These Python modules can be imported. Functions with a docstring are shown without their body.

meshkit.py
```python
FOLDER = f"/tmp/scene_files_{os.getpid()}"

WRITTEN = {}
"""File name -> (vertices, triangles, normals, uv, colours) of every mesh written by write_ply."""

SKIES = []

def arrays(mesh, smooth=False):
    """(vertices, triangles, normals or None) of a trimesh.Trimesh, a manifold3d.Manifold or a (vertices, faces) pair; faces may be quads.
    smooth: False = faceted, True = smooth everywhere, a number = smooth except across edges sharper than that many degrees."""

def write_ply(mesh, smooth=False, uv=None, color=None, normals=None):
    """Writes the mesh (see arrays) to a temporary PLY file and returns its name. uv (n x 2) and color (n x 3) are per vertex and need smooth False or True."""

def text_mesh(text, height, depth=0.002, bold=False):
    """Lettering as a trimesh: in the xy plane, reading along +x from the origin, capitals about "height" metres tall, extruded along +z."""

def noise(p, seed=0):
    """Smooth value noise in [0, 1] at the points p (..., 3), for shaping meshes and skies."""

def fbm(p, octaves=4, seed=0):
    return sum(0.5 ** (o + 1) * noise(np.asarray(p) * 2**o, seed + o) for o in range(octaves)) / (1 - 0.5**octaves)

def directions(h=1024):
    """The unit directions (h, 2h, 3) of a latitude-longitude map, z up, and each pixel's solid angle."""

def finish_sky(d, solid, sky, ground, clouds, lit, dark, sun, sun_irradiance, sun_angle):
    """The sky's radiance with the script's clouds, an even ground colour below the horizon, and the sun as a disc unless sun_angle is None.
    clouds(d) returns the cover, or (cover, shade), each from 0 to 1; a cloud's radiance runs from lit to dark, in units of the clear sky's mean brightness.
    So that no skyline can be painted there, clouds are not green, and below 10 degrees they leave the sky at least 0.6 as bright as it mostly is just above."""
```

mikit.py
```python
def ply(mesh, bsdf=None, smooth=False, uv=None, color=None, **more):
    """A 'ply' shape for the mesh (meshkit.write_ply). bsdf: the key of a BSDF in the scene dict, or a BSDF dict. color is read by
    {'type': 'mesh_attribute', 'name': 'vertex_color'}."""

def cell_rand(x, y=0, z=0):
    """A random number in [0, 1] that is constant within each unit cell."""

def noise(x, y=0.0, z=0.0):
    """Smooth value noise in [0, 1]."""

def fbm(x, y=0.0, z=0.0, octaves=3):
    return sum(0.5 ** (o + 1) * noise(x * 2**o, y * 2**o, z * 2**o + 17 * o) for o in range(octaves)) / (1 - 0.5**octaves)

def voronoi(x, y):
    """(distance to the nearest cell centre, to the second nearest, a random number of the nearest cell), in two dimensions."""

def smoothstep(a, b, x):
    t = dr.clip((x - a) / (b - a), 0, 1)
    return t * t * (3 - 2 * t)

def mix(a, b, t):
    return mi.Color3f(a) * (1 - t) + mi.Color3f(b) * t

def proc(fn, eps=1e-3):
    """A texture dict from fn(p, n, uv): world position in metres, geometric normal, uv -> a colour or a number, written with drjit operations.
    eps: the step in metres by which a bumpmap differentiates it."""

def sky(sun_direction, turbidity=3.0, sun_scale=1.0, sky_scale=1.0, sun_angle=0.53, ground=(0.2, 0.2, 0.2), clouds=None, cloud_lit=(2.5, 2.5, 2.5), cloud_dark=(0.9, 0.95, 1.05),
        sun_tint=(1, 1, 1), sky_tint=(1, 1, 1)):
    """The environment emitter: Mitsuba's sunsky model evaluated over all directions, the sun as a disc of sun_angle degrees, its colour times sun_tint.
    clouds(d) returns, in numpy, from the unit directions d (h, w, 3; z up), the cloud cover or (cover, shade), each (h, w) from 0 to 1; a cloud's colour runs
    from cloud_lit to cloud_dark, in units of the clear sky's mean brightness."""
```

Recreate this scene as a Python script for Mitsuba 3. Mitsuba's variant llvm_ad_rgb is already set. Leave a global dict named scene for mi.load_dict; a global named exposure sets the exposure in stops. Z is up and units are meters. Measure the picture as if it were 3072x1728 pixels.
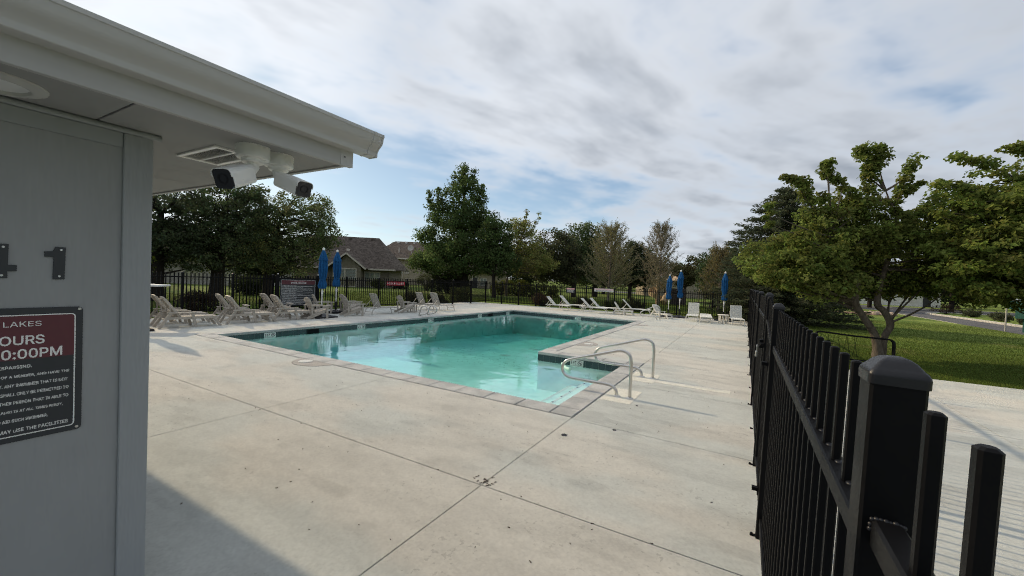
import math, numpy as np, trimesh, mitsuba as mi, mikit, meshkit
import drjit as dr
from mikit import noise, fbm, voronoi, cell_rand, smoothstep, mix
from shapely.geometry import Polygon, LineString, box as sbox, Point, MultiLineString
from shapely.ops import polygonize, unary_union
T = mi.ScalarTransform4f
PI = math.pi
scene, labels = {}, {}
RNG = np.random.default_rng(7)

# ------------------------------------------------------------------ camera
FW = np.array([-0.49682303, 0.86751722, -0.02409871])
UP = np.array([-0.0485683, -0.0000687, 0.99881986])
EYE = np.array([0.0, 0.0, 1.75])
scene['camera'] = {'type': 'perspective', 'fov': 102.909, 'fov_axis': 'x', 'near_clip': 0.05, 'far_clip': 900.0,
                   'to_world': T().look_at(origin=EYE.tolist(), target=(EYE + FW).tolist(), up=UP.tolist())}

# ------------------------------------------------------------------ sky, sun, exposure
exposure = 1.37
SUN = (-1.29, 0.085, 0.725)

def high_clouds(d):
    """thin streaked high cloud: a sheet seen in perspective, open low in the north-west"""
    z = np.maximum(d[..., 2], 0.0) + 0.10
    u, v = d[..., 0] / z, d[..., 1] / z
    P = lambda a, b, s: np.stack([a, b, np.full_like(a, s)], -1)
    wu = u + 0.8 * (meshkit.fbm(P(u * 0.5, v * 0.5, 3.1), 5) - 0.5)
    wv = v + 0.8 * (meshkit.fbm(P(u * 0.5, v * 0.5, 9.7), 5) - 0.5)
    a, b = 0.45 * wu + 0.893 * wv, -0.893 * wu + 0.45 * wv
    big = meshkit.fbm(P(a * 0.40, b * 0.7, 0.3), 3)
    streak = meshkit.fbm(P(a * 0.9, b * 2.0, 5.5), 5)
    wisp = meshkit.fbm(P(a * 3.6 + 2, b * 7.5, 2.2), 6)
    puff = meshkit.fbm(P(wu * 4.6, wv * 4.6, 7.7), 6)
    m = 0.28 * big + 0.28 * streak + 0.22 * wisp + 0.22 * puff
    az = np.degrees(np.arctan2(d[..., 0], d[..., 1]))
    el = np.degrees(np.arcsin(np.clip(d[..., 2], -1, 1)))
    gap = np.exp(-(((az + 50) / 17.0) ** 2)) * np.exp(-(((el - 9) / 8.0) ** 2))
    gap2 = np.exp(-(((az + 24) / 16.0) ** 2)) * np.exp(-(((el - 11) / 4.5) ** 2))
    gap3 = np.exp(-(((az + 45) / 8.0) ** 2)) * np.exp(-(((el - 30) / 13.0) ** 2))
    m = m - 0.19 * gap - 0.10 * gap2 - 0.085 * gap3
    t = np.clip((m - 0.285) / 0.235, 0, 1)
    cover = np.clip(0.05 + 0.88 * t * t * (3 - 2 * t) + 0.25 * (puff - 0.5) * t, 0, 0.95)
    # thicker, greyer cloud away from the sun
    s = np.asarray(SUN) / np.linalg.norm(SUN)
    ang = np.degrees(np.arccos(np.clip(d @ s, -1, 1)))
    base = np.clip((ang - 30) / 75.0, 0, 1)
    shade = 0.06 + 0.55 * base + 0.8 * (big - 0.5) + 0.75 * (streak - 0.5) + 0.6 * (puff - 0.5) + 0.65 * (wisp - 0.5)
    return cover, np.clip(shade, 0, 1)

scene['sky'] = mikit.sky(SUN, turbidity=3.0, sun_scale=0.95, sky_scale=1.55, sun_angle=0.8, clouds=high_clouds,
                         cloud_lit=(2.95, 3.06, 3.22), cloud_dark=(0.82, 0.94, 1.12), sun_tint=(0.97, 1.0, 1.02), ground=(0.22, 0.22, 0.2))

# ------------------------------------------------------------------ materials
def rgb(*c): return {'type': 'rgb', 'value': list(c)}
def mat(key, color, rough=0.6, spec=0.4, metallic=0.0, two=True, **more):
    b = {'type': 'principled', 'base_color': mikit.proc(color) if callable(color) else (color if isinstance(color, dict) else rgb(*color)),
         'roughness': mikit.proc(rough) if callable(rough) else rough, 'specular': spec, 'metallic': metallic, **more}
    scene['m_' + key] = {'type': 'twosided', 'b': b} if two else b
    return key
def bumped(key, fn, eps=2e-3):
    b = scene['m_' + key]
    inner = b['b'] if b['type'] == 'twosided' else b
    bm = {'type': 'bumpmap', 'tex': mikit.proc(fn, eps), 'scale': 1.0, 'nested': inner}
    scene['m_' + key] = {'type': 'twosided', 'b': bm}
    return key

def concrete_color(p, n, uv):
    x, y = p.x, p.y
    a = fbm(x * 0.55, y * 0.9, 0.0, 4)
    st = fbm(x * 1.3 + 3.0, y * 3.4, 2.0, 5)
    gr = fbm(x * 60.0, y * 60.0, 1.0, 3)
    mo = fbm(x * 9.0, y * 14.0, 4.0, 4)
    c = mix((0.392, 0.404, 0.378), (0.428, 0.416, 0.376), smoothstep(0.42, 0.62, a))
    c = c * (0.865 + 0.12 * smoothstep(0.25, 0.62, st) + 0.12 * mo) * (0.89 + 0.20 * gr)
    pits = smoothstep(0.70, 0.78, fbm(x * 34.0, y * 34.0, 8.0, 3)) * smoothstep(0.45, 0.65, fbm(x * 1.3, y * 1.6, 6.0, 3))
    c = c * (1.0 - 0.18 * pits)
    dirt = smoothstep(0.60, 0.72, fbm(x * 1.8 + 9, y * 4.2, 11.0, 5))
    return c * (1.0 - 0.10 * dirt)
mat('concrete', concrete_color, rough=0.85, spec=0.25)
bumped('concrete', lambda p, n, uv: 0.0016 * fbm(p.x * 45, p.y * 45, p.z * 45, 3) + 0.0008 * fbm(p.x * 4, p.y * 160, 0.0, 2))
mat('joint', (0.045, 0.042, 0.04), rough=0.95, spec=0.1)
def coping_color(p, n, uv):
    r = cell_rand(p.x * 1.9, p.y * 1.9, 3.0)
    a = fbm(p.x * 3.0, p.y * 3.0, 0.0, 4)
    g = fbm(p.x * 40, p.y * 40, p.z * 40, 3)
    c = mix((0.30, 0.302, 0.292), (0.40, 0.40, 0.385), smoothstep(0.3, 0.7, a)) * (0.80 + 0.4 * g)
    eff = smoothstep(0.58, 0.74, fbm(p.x * 5.0 + 4, p.y * 5.0, 7.0, 5))
    return mix(c, (0.47, 0.455, 0.43), eff * 0.5)
mat('coping_stone', coping_color, rough=0.8, spec=0.3)
bumped('coping_stone', lambda p, n, uv: 0.003 * fbm(p.x * 18, p.y * 18, p.z * 18, 4))
mat('patch_concrete', lambda p, n, uv: mix((0.50, 0.49, 0.43), (0.58, 0.56, 0.49), fbm(p.x * 9, p.y * 9, 0.0, 3)) * (0.86 + 0.28 * fbm(p.x * 70, p.y * 70, 0.0, 2)), rough=0.85, spec=0.25)
mat('skimmer_pad', lambda p, n, uv: mix((0.28, 0.265, 0.245), (0.35, 0.33, 0.305), fbm(p.x * 8, p.y * 8, 0.0, 3)) * (0.85 + 0.3 * fbm(p.x * 60, p.y * 60, 0.0, 2)), rough=0.85, spec=0.25)
mat('pool_tile', lambda p, n, uv: mix((0.022, 0.036, 0.042), (0.045, 0.066, 0.072), fbm(p.x * 7, p.y * 7, p.z * 9, 3)), rough=0.22, spec=0.5)
mat('grout', (0.22, 0.23, 0.22), rough=0.9, spec=0.2)
def plaster_color(p, n, uv):
    a = fbm(p.x * 0.9, p.y * 1.1, p.z, 4)
    b = fbm(p.x * 6.0, p.y * 6.0, p.z * 6, 4)
    c = mix((0.54, 0.66, 0.63), (0.63, 0.74, 0.705), smoothstep(0.3, 0.7, a)) * (0.86 + 0.28 * b)
    spots = smoothstep(0.66, 0.74, fbm(p.x * 14.0, p.y * 9.0, p.z * 5, 4)) * smoothstep(0.4, 0.62, fbm(p.x * 0.8 + 5, p.y * 0.6, 3.0, 3))
    return mix(c, (0.16, 0.25, 0.21), spots * 0.55)
mat('pool_plaster', plaster_color, rough=0.8, spec=0.2)
mat('marker_white', (0.56, 0.56, 0.53), rough=0.4)
mat('sign_white', (0.70, 0.70, 0.68), rough=0.5)
mat('ink_black', (0.02, 0.02, 0.022), rough=0.5)
mat('mouth_shade', (0.006, 0.007, 0.008), rough=0.8, spec=0.1)  # shade inside the skimmer mouths, put into the colour
scene['pool_water'] = {'type': 'homogeneous', 'albedo': rgb(0.0, 0.0, 0.0), 'sigma_t': rgb(0.225, 0.043, 0.052)}
scene['m_water_surface'] = {'type': 'thindielectric', 'int_ior': 1.27, 'ext_ior': 1.0}
scene['m_window_pane'] = {'type': 'thindielectric', 'int_ior': 1.5, 'ext_ior': 1.0}

mat('siding_paint', lambda p, n, uv: mi.Color3f(0.278, 0.289, 0.289) * (0.94 + 0.12 * fbm((p.y + p.x) * 5, p.z * 3, 0.0, 4)), rough=0.62, spec=0.3)
mat('trim_paint', lambda p, n, uv: mi.Color3f(0.29, 0.308, 0.315) * (0.95 + 0.1 * fbm(p.y * 9, p.z * 4, p.x * 9, 3)), rough=0.6, spec=0.3)
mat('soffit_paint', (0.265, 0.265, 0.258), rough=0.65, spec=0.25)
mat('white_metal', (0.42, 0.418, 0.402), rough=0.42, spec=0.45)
bumped('white_metal', lambda p, n, uv: 0.0004 * fbm(p.x * 25, p.y * 25, p.z * 25, 2))
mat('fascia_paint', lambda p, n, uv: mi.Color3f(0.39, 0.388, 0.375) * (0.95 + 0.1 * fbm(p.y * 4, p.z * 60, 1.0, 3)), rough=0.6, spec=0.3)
mat('camera_plastic', (0.72, 0.72, 0.70), rough=0.4, spec=0.45)
mat('camera_glass', (0.012, 0.013, 0.017), rough=0.08, spec=0.6)
mat('darkened_metal', (0.055, 0.057, 0.062), rough=0.7)  # duct metal darkened: shade of the vent recess is put into the colour
mat('sheathing', (0.30, 0.24, 0.17), rough=0.9)
mat('lamp_lens', (0.62, 0.62, 0.61), rough=0.5)
mat('sign_dark', (0.030, 0.034, 0.038), rough=0.45, spec=0.4)
mat('sign_maroon', (0.105, 0.028, 0.036), rough=0.45, spec=0.4)
mat('sign_red', (0.42, 0.025, 0.045), rough=0.5, spec=0.3)
mat('sign_pink', (0.62, 0.36, 0.36), rough=0.6, spec=0.2)
mat('screw_steel', (0.55, 0.55, 0.55), rough=0.3, metallic=0.8)
mat('iron_black', lambda p, n, uv: mi.Color3f(0.0035, 0.0036, 0.0043) * (0.8 + 0.5 * fbm(p.x * 30, p.y * 30, p.z * 30, 3)), rough=lambda p, n, uv: 0.42 + 0.16 * fbm(p.x * 14, p.y * 14, p.z * 14, 3), spec=0.13)
bumped('iron_black', lambda p, n, uv: 0.0004 * fbm(p.x * 70, p.y * 70, p.z * 70, 3))
mat('plastic_black', (0.009, 0.0095, 0.012), rough=0.40, spec=0.4)
mat('steel', lambda p, n, uv: mi.Color3f(0.60, 0.585, 0.555) * (0.85 + 0.25 * fbm(p.x * 12, p.y * 12, p.z * 12, 3)), rough=0.24, metallic=1.0)
mat('brass', (0.55, 0.47, 0.30), rough=0.3, metallic=1.0)
mat('resin_tan', lambda p, n, uv: mi.Color3f(0.40, 0.365, 0.315) * (0.82 + 0.36 * fbm(p.x * 11, p.y * 11, p.z * 22, 3)), rough=0.6, spec=0.3)
mat('resin_white', lambda p, n, uv: mi.Color3f(0.66, 0.64, 0.58) * (0.85 + 0.3 * fbm(p.x * 11, p.y * 11, p.z * 22, 3)), rough=0.55, spec=0.35)
mat('strap_taupe', lambda p, n, uv: mi.Color3f(0.43, 0.41, 0.37) * (0.9 + 0.2 * fbm(p.x * 20, p.y * 20, p.z * 20, 2)), rough=0.6, spec=0.3)
mat('tube_taupe', (0.40, 0.38, 0.345), rough=0.4, spec=0.4)
mat('strap_white', lambda p, n, uv: mi.Color3f(0.70, 0.70, 0.65) * (0.9 + 0.2 * fbm(p.x * 20, p.y * 20, p.z * 20, 2)), rough=0.6, spec=0.3)
mat('tube_white', (0.62, 0.61, 0.56), rough=0.35, spec=0.45)
mat('canvas_blue', lambda p, n, uv: mi.Color3f(0.012, 0.080, 0.215) * (0.7 + 0.6 * fbm(p.x * 30, p.y * 30, p.z * 6, 3)), rough=0.85, spec=0.15)
mat('pole_white', (0.70, 0.70, 0.68), rough=0.35)
mat('noodle_foam', (0.40, 0.60, 0.52), rough=0.8)
mat('slab_white', (0.66, 0.66, 0.64), rough=0.4)

def lawn_color(p, n, uv):
    x, y = p.x, p.y
    a = fbm(x * 0.35, y * 0.35, 0.0, 4)
    b = fbm(x * 2.2, y * 2.2, 3.0, 4)
    g = fbm(x * 38, y * 38, 1.0, 3)
    c = mix((0.098, 0.148, 0.030), (0.142, 0.182, 0.042), smoothstep(0.3, 0.7, a)) * (0.62 + 0.5 * b) * (0.55 + 0.9 * g)
    dry = smoothstep(0.64, 0.76, fbm(x * 0.9 + 6, y * 0.9, 7.0, 4))
    mow = smoothstep(0.4, 0.6, fbm(x * 0.15 + y * 0.55, y * 0.1, 2.0, 2))
    c = c * (0.88 + 0.24 * mow)
    return mix(c, (0.17, 0.145, 0.06), dry * 0.5)
mat('lawn', lawn_color, rough=0.9, spec=0.15)
bumped('lawn', lambda p, n, uv: 0.02 * fbm(p.x * 26, p.y * 26, 0.0, 3), 6e-3)
mat('asphalt', lambda p, n, uv: mi.Color3f(0.075, 0.075, 0.078) * (0.75 + 0.5 * fbm(p.x * 1.1, p.y * 0.5, 0.0, 4)) * (0.7 + 0.6 * fbm(p.x * 60, p.y * 60, 0.0, 2)), rough=0.9, spec=0.2)
mat('kerb_concrete', lambda p, n, uv: mi.Color3f(0.40, 0.385, 0.35) * (0.8 + 0.4 * fbm(p.x * 3, p.y * 3, 0.0, 4)), rough=0.9, spec=0.2)
mat('mulch', lambda p, n, uv: mix((0.10, 0.065, 0.045), (0.22, 0.15, 0.11), fbm(p.x * 9, p.y * 9, 0.0, 4)), rough=0.95, spec=0.1)
mat('rock', lambda p, n, uv: mix((0.22, 0.17, 0.13), (0.36, 0.29, 0.24), fbm(p.x * 9, p.y * 9, p.z * 9, 4)), rough=0.9, spec=0.15)
def shingle_color(p, n, uv):
    row = p.z * 7.5
    c = cell_rand((p.x + p.y) * 3.2 + cell_rand(0.0, row, 1.0) * 3.0, row, 2.0)
    return mi.Color3f(0.115, 0.096, 0.083) * (0.68 + 0.5 * c) * (0.8 + 0.4 * fbm(p.x * 30, p.y * 30, p.z * 30, 2))
mat('shingles', shingle_color, rough=0.95, spec=0.1)
bumped('shingles', lambda p, n, uv: 0.02 * (p.z * 7.5 - dr.floor(p.z * 7.5)) + 0.004 * cell_rand((p.x + p.y) * 3.2, p.z * 7.5, 2.0), 4e-3)
mat('olive_siding', lambda p, n, uv: mi.Color3f(0.18, 0.16, 0.125) * (0.9 + 0.2 * fbm(p.x * 4, p.y * 4, p.z * 4, 3)), rough=0.8, spec=0.2)
mat('tan_stucco', lambda p, n, uv: mi.Color3f(0.31, 0.272, 0.205) * (0.85 + 0.3 * fbm(p.x * 3, p.y * 3, p.z * 3, 4)), rough=0.85, spec=0.2)
mat('pale_stucco', lambda p, n, uv: mi.Color3f(0.42, 0.40, 0.36) * (0.85 + 0.3 * fbm(p.x * 3, p.y * 3, p.z * 3, 4)), rough=0.85, spec=0.2)
mat('house_trim', (0.48, 0.445, 0.39), rough=0.7)
mat('house_white', (0.66, 0.65, 0.61), rough=0.7)
mat('blind', (0.27, 0.31, 0.30), rough=0.8)
mat('room_dark', (0.02, 0.022, 0.026), rough=0.9)
mat('door_dark', (0.03, 0.03, 0.034), rough=0.6)
mat('mailbox_green', (0.035, 0.11, 0.085), rough=0.45, spec=0.4)
mat('slide_tan', (0.42, 0.31, 0.19), rough=0.5)
mat('play_brown', (0.055, 0.042, 0.036), rough=0.6)
mat('canopy_cream', (0.62, 0.46, 0.30), rough=0.8)
mat('canopy_red', (0.55, 0.20, 0.19), rough=0.8)
mat('bark', lambda p, n, uv: mix((0.060, 0.048, 0.038), (0.17, 0.145, 0.115), fbm(p.x * 14, p.y * 14, p.z * 5, 4)), rough=0.95, spec=0.1)
bumped('bark', lambda p, n, uv: 0.02 * fbm(p.x * 16, p.y * 16, p.z * 4, 4), 4e-3)
mat('bark_dark', (0.035, 0.030, 0.026), rough=0.95, spec=0.1)
mat('bark_pale', (0.155, 0.132, 0.105), rough=0.9, spec=0.1)
mat('twig', (0.24, 0.205, 0.15), rough=0.9, spec=0.1)
def leafmat(key, trans=0.9):
    scene['m_' + key] = {'type': 'principledthin', 'base_color': {'type': 'mesh_attribute', 'name': 'vertex_color'}, 'roughness': 0.55, 'diff_trans': trans, 'spec_trans': 0.0, 'eta': 1.3}
    return key
leafmat('leaf', 1.0)
leafmat('needle', 0.5)
leafmat('grass_blade', 0.7)
mat('litter', (0.05, 0.04, 0.03), rough=0.9)

# ------------------------------------------------------------------ shape helpers
def ply(mesh, material, **more): return mikit.ply(mesh, 'm_' + material, **more)
def tm(v, f): return trimesh.Trimesh(np.asarray(v, float), np.asarray(f, int), process=False)
def cat(ms): return trimesh.util.concatenate([m for m in ms if m is not None])
def mv(m, M):
    m = m.copy(); m.apply_transform(np.asarray(M, float)); return m
def TR(x, y, z): M = np.eye(4); M[:3, 3] = (x, y, z); return M
def RZ(a): c, s = math.cos(a), math.sin(a); M = np.eye(4); M[:2, :2] = [[c, -s], [s, c]]; return M
def RX(a): c, s = math.cos(a), math.sin(a); M = np.eye(4); M[1:3, 1:3] = [[c, -s], [s, c]]; return M
def RY(a): c, s = math.cos(a), math.sin(a); M = np.eye(4); M[0, 0] = c; M[0, 2] = s; M[2, 0] = -s; M[2, 2] = c; return M
def SC(x, y, z): return np.diag([x, y, z, 1.0])
def box(x0, x1, y0, y1, z0, z1):
    return mv(trimesh.creation.box((x1 - x0, y1 - y0, z1 - z0)), TR((x0 + x1) / 2, (y0 + y1) / 2, (z0 + z1) / 2))
def cbox(x0, x1, y0, y1, z0, z1, c=0.004):
    """a box with chamfered upright and top edges"""
    c = min(c, (x1 - x0) / 3, (y1 - y0) / 3, (z1 - z0) / 2)
    def ring(i, z): return [(x0 + i + c, y0 + i, z), (x1 - i - c, y0 + i, z), (x1 - i, y0 + i + c, z), (x1 - i, y1 - i - c, z), (x1 - i - c, y1 - i, z), (x0 + i + c, y1 - i, z), (x0 + i, y1 - i - c, z), (x0 + i, y0 + i + c, z)]
    v = ring(0, z0) + ring(0, z1 - c) + ring(c, z1)
    f = []
    for r in (0, 8):
        for k in range(8):
            a, b = r + k, r + (k + 1) % 8
            f += [(a, b, b + 8), (a, b + 8, a + 8)]
    f += [(16, 16 + k, 17 + k) for k in range(1, 7)] + [(0, k + 1, k) for k in range(1, 7)]
    return tm(v, f)
def beam(p, q, w, t, up=(0, 0, 1)):
    """a bar from p to q, w wide (across up) and t thick (along up)"""
    p, q, up = np.asarray(p, float), np.asarray(q, float), np.asarray(up, float)
    d = q - p; L = np.linalg.norm(d); d /= L
    s = np.cross(d, up)
    if np.linalg.norm(s) < 1e-6: s = np.cross(d, (1.0, 0, 0))
    s /= np.linalg.norm(s); u = np.cross(s, d)
    M = np.eye(4); M[:3, 0], M[:3, 1], M[:3, 2], M[:3, 3] = d, s, u, (p + q) / 2
    return mv(trimesh.creation.box((L, w, t)), M)
def tube(pts, r, sides=8, cap=True):
    p = np.asarray(pts, float); n = len(p)
    r = np.broadcast_to(np.asarray(r, float), (n,))
    t = np.gradient(p, axis=0); t /= np.linalg.norm(t, axis=1, keepdims=True) + 1e-12
    a = np.cross(t[0], (0, 0, 1.0) if abs(t[0, 2]) < 0.9 else (1.0, 0, 0)); a /= np.linalg.norm(a)
    V = []
    ang = np.arange(sides) * 2 * PI / sides
    for k in range(n):
        a = a - t[k] * (a @ t[k]); a /= np.linalg.norm(a); b = np.cross(t[k], a)
        V.append(p[k] + r[k] * (np.cos(ang)[:, None] * a + np.sin(ang)[:, None] * b))
    V = np.vstack(V); f = []
    for k in range(n - 1):
        for j in range(sides):
            A, B = k * sides + j, k * sides + (j + 1) % sides
            f += [(A, B, B + sides), (A, B + sides, A + sides)]
    if cap:
        V = np.vstack([V, p[:1], p[-1:]])
        f += [(n * sides, (j + 1) % sides, j) for j in range(sides)] + [(n * sides + 1, (n - 1) * sides + j, (n - 1) * sides + (j + 1) % sides) for j in range(sides)]
    return tm(V, f)
def smooth_path(pts, k=8):
    """Catmull-Rom through the points"""
    p = np.asarray(pts, float); P = np.vstack([2 * p[0] - p[1], p, 2 * p[-1] - p[-2]]); out = []
    for i in range(len(p) - 1):
        a, b, c, d = P[i:i + 4]
        for t in np.linspace(0, 1, k, endpoint=False):
            out.append(0.5 * (2 * b + (c - a) * t + (2 * a - 5 * b + 4 * c - d) * t * t + (3 * b - a - 3 * c + d) * t ** 3))
    return np.vstack([out, p[-1:]])
def lathe(prof, sides=24, fold=None):
    """prof: (radius, z) from bottom to top; fold(angle, k) scales the radius"""
    n = len(prof); ang = np.arange(sides) * 2 * PI / sides; V = []
    for k, (r, z) in enumerate(prof):
        s = fold(ang, k) if fold else 1.0
        V.append(np.stack([r * s * np.cos(ang), r * s * np.sin(ang), np.full(sides, z)], 1))
    V = np.vstack(V); f = []
    for k in range(n - 1):
        for j in range(sides):
            A, B = k * sides + j, k * sides + (j + 1) % sides
            f += [(A, B, B + sides), (A, B + sides, A + sides)]
    V = np.vstack([V, [[0, 0, prof[0][1]], [0, 0, prof[-1][1]]]])
    f += [(n * sides, (j + 1) % sides, j) for j in range(sides)] + [(n * sides + 1, (n - 1) * sides + j, (n - 1) * sides + (j + 1) % sides) for j in range(sides)]
    return tm(V, f)
def prism(poly, h, z=0.0):
    if isinstance(poly, list): poly = Polygon(poly)
    if poly.geom_type != 'Polygon': return cat([prism(g, h, z) for g in poly.geoms if g.geom_type == 'Polygon'])
    return mv(trimesh.creation.extrude_polygon(poly, h, engine='earcut'), TR(0, 0, z))
def profile_y(pts, y0, y1):
    """the closed (x, z) outline drawn out from y0 to y1"""
    m = trimesh.creation.extrude_polygon(Polygon(pts), y1 - y0, engine='earcut')
    v = m.vertices; w = np.stack([v[:, 0], y0 + v[:, 2], v[:, 1]], 1)
    return tm(w, m.faces[:, ::-1])
def frame_xy(origin, ex, ez):
    """maps a drawing in (x, y) with thickness z onto a plane: ex = reading direction, ez = outward normal"""
    ex, ez = np.asarray(ex, float), np.asarray(ez, float); ey = np.cross(ez, ex)
    M = np.eye(4); M[:3, 0], M[:3, 1], M[:3, 2], M[:3, 3] = ex, ey, ez, origin; return M
def lettering(text, x0, x1, y0, y1, depth=0.0012, bold=True):
    """the text fitted into a rectangle of the drawing plane"""
    m = meshkit.text_mesh(text, 0.1, depth, bold); lo, hi = m.bounds
    s = np.array([(x1 - x0) / (hi[0] - lo[0]), (y1 - y0) / (hi[1] - lo[1]), 1.0])
    m.apply_transform(TR(x0 - lo[0] * s[0], y0 - lo[1] * s[1], -lo[2]) @ SC(*s)); return m
def ring(r0, r1, h, n=40, z=0.0):
    return prism(Point(0, 0).buffer(r1, n // 4).difference(Point(0, 0).buffer(r0, n // 4)), h, z)

# ------------------------------------------------------------------ scene book-keeping
USED = {}
def numbered(name):
    k = USED.get(name, 0); USED[name] = k + 1
    return name if k == 0 else f'{name}_{k:03d}'
def thing(name, label, category, group=None):
    key = numbered(name); labels[key] = {'label': label, 'category': category}
    if group: labels[key]['group'] = group
    return key
def put(parent, name, mesh, material, M=None, smooth=False, label=None, kind=None, color=None):
    key = numbered(f'{parent}__{name}') if parent else name
    d = mesh if isinstance(mesh, dict) else ply(mesh, material, smooth=smooth, color=color)
    if M is not None: d = {**d, 'to_world': T(np.asarray(M, float))}
    scene[key] = d
    if label or kind:
        labels[key] = {}
        if label: labels[key]['label'] = label
        if kind: labels[key]['kind'] = kind
    return key
def single(name, label, category, mesh, material, smooth=False, group=None, M=None):
    key = thing(name, label, category, group); put(None, key, mesh, material, M, smooth); return key
def setting(name, mesh, material, smooth=False, label=None, color=None):
    key = numbered(name); put(None, key, mesh, material, None, smooth, color=color)
    labels[key] = {'kind': 'structure'}
    if label: labels[key]['label'] = label
    return key
class Kit:
    """a thing drawn once and set down many times"""
    def __init__(self): self.parts = []
    def add(self, name, mesh, material, smooth=False, kind=None):
        self.parts.append((name, ply(mesh, material, smooth=smooth), kind)); return self
    def place(self, name, label, category, M, group=None):
        key = thing(name, label, category, group)
        seen = {}
        for n, d, kind in self.parts:
            p = put(key, n.split('/')[0], d, None, M) if '/' not in n else put(seen[n.split('/')[0]], n.split('/')[1], d, None, M)
            seen[n] = p
            if kind: labels[p] = {'kind': kind}
        return key
def at(x, y, z=0.0, a=0.0, s=1.0): return TR(x, y, z) @ RZ(math.radians(a)) @ SC(s, s, s)

# ------------------------------------------------------------------ ground, roads
LAWN_Z = -0.035
hole = sbox(-16.3, 5.9, -7.0, 23.2).union(Polygon([(-16.3, 23.2), (-15.55, 23.4), (0.3, 25.1), (5.9, 23.2)]))
road = Polygon([(12.5, -40), (16.5, -40), (16.3, 50), (16.2, 58), (18.5, 62), (70, 66), (70, 78), (18, 76.5), (-25, 82), (-25, 74), (9.0, 64.5), (12.3, 58.5)])
deck_area = Polygon([(-16.25, -7), (-16.25, 23.2), (0.42, 25.05), (0.42, 11.9), (5.6, 11.85), (5.6, -7)])
ground = Polygon([(-400, -400), (400, -400), (400, 400), (-400, 400)]).difference(deck_area.buffer(-0.1, join_style=2)).difference(road)
def flat(poly, z):
    v, f = trimesh.creation.triangulate_polygon(poly, engine='earcut')
    m = tm(np.column_stack([v, np.full(len(v), z)]), f)
    if m.face_normals[:, 2].mean() < 0: m.invert()
    return m
setting('lawn', flat(ground, LAWN_Z), 'lawn', label='mown green lawn around the pool enclosure')
setting('road', flat(road, LAWN_Z - 0.10), 'asphalt', label='grey asphalt road curving past the lawn')
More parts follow.
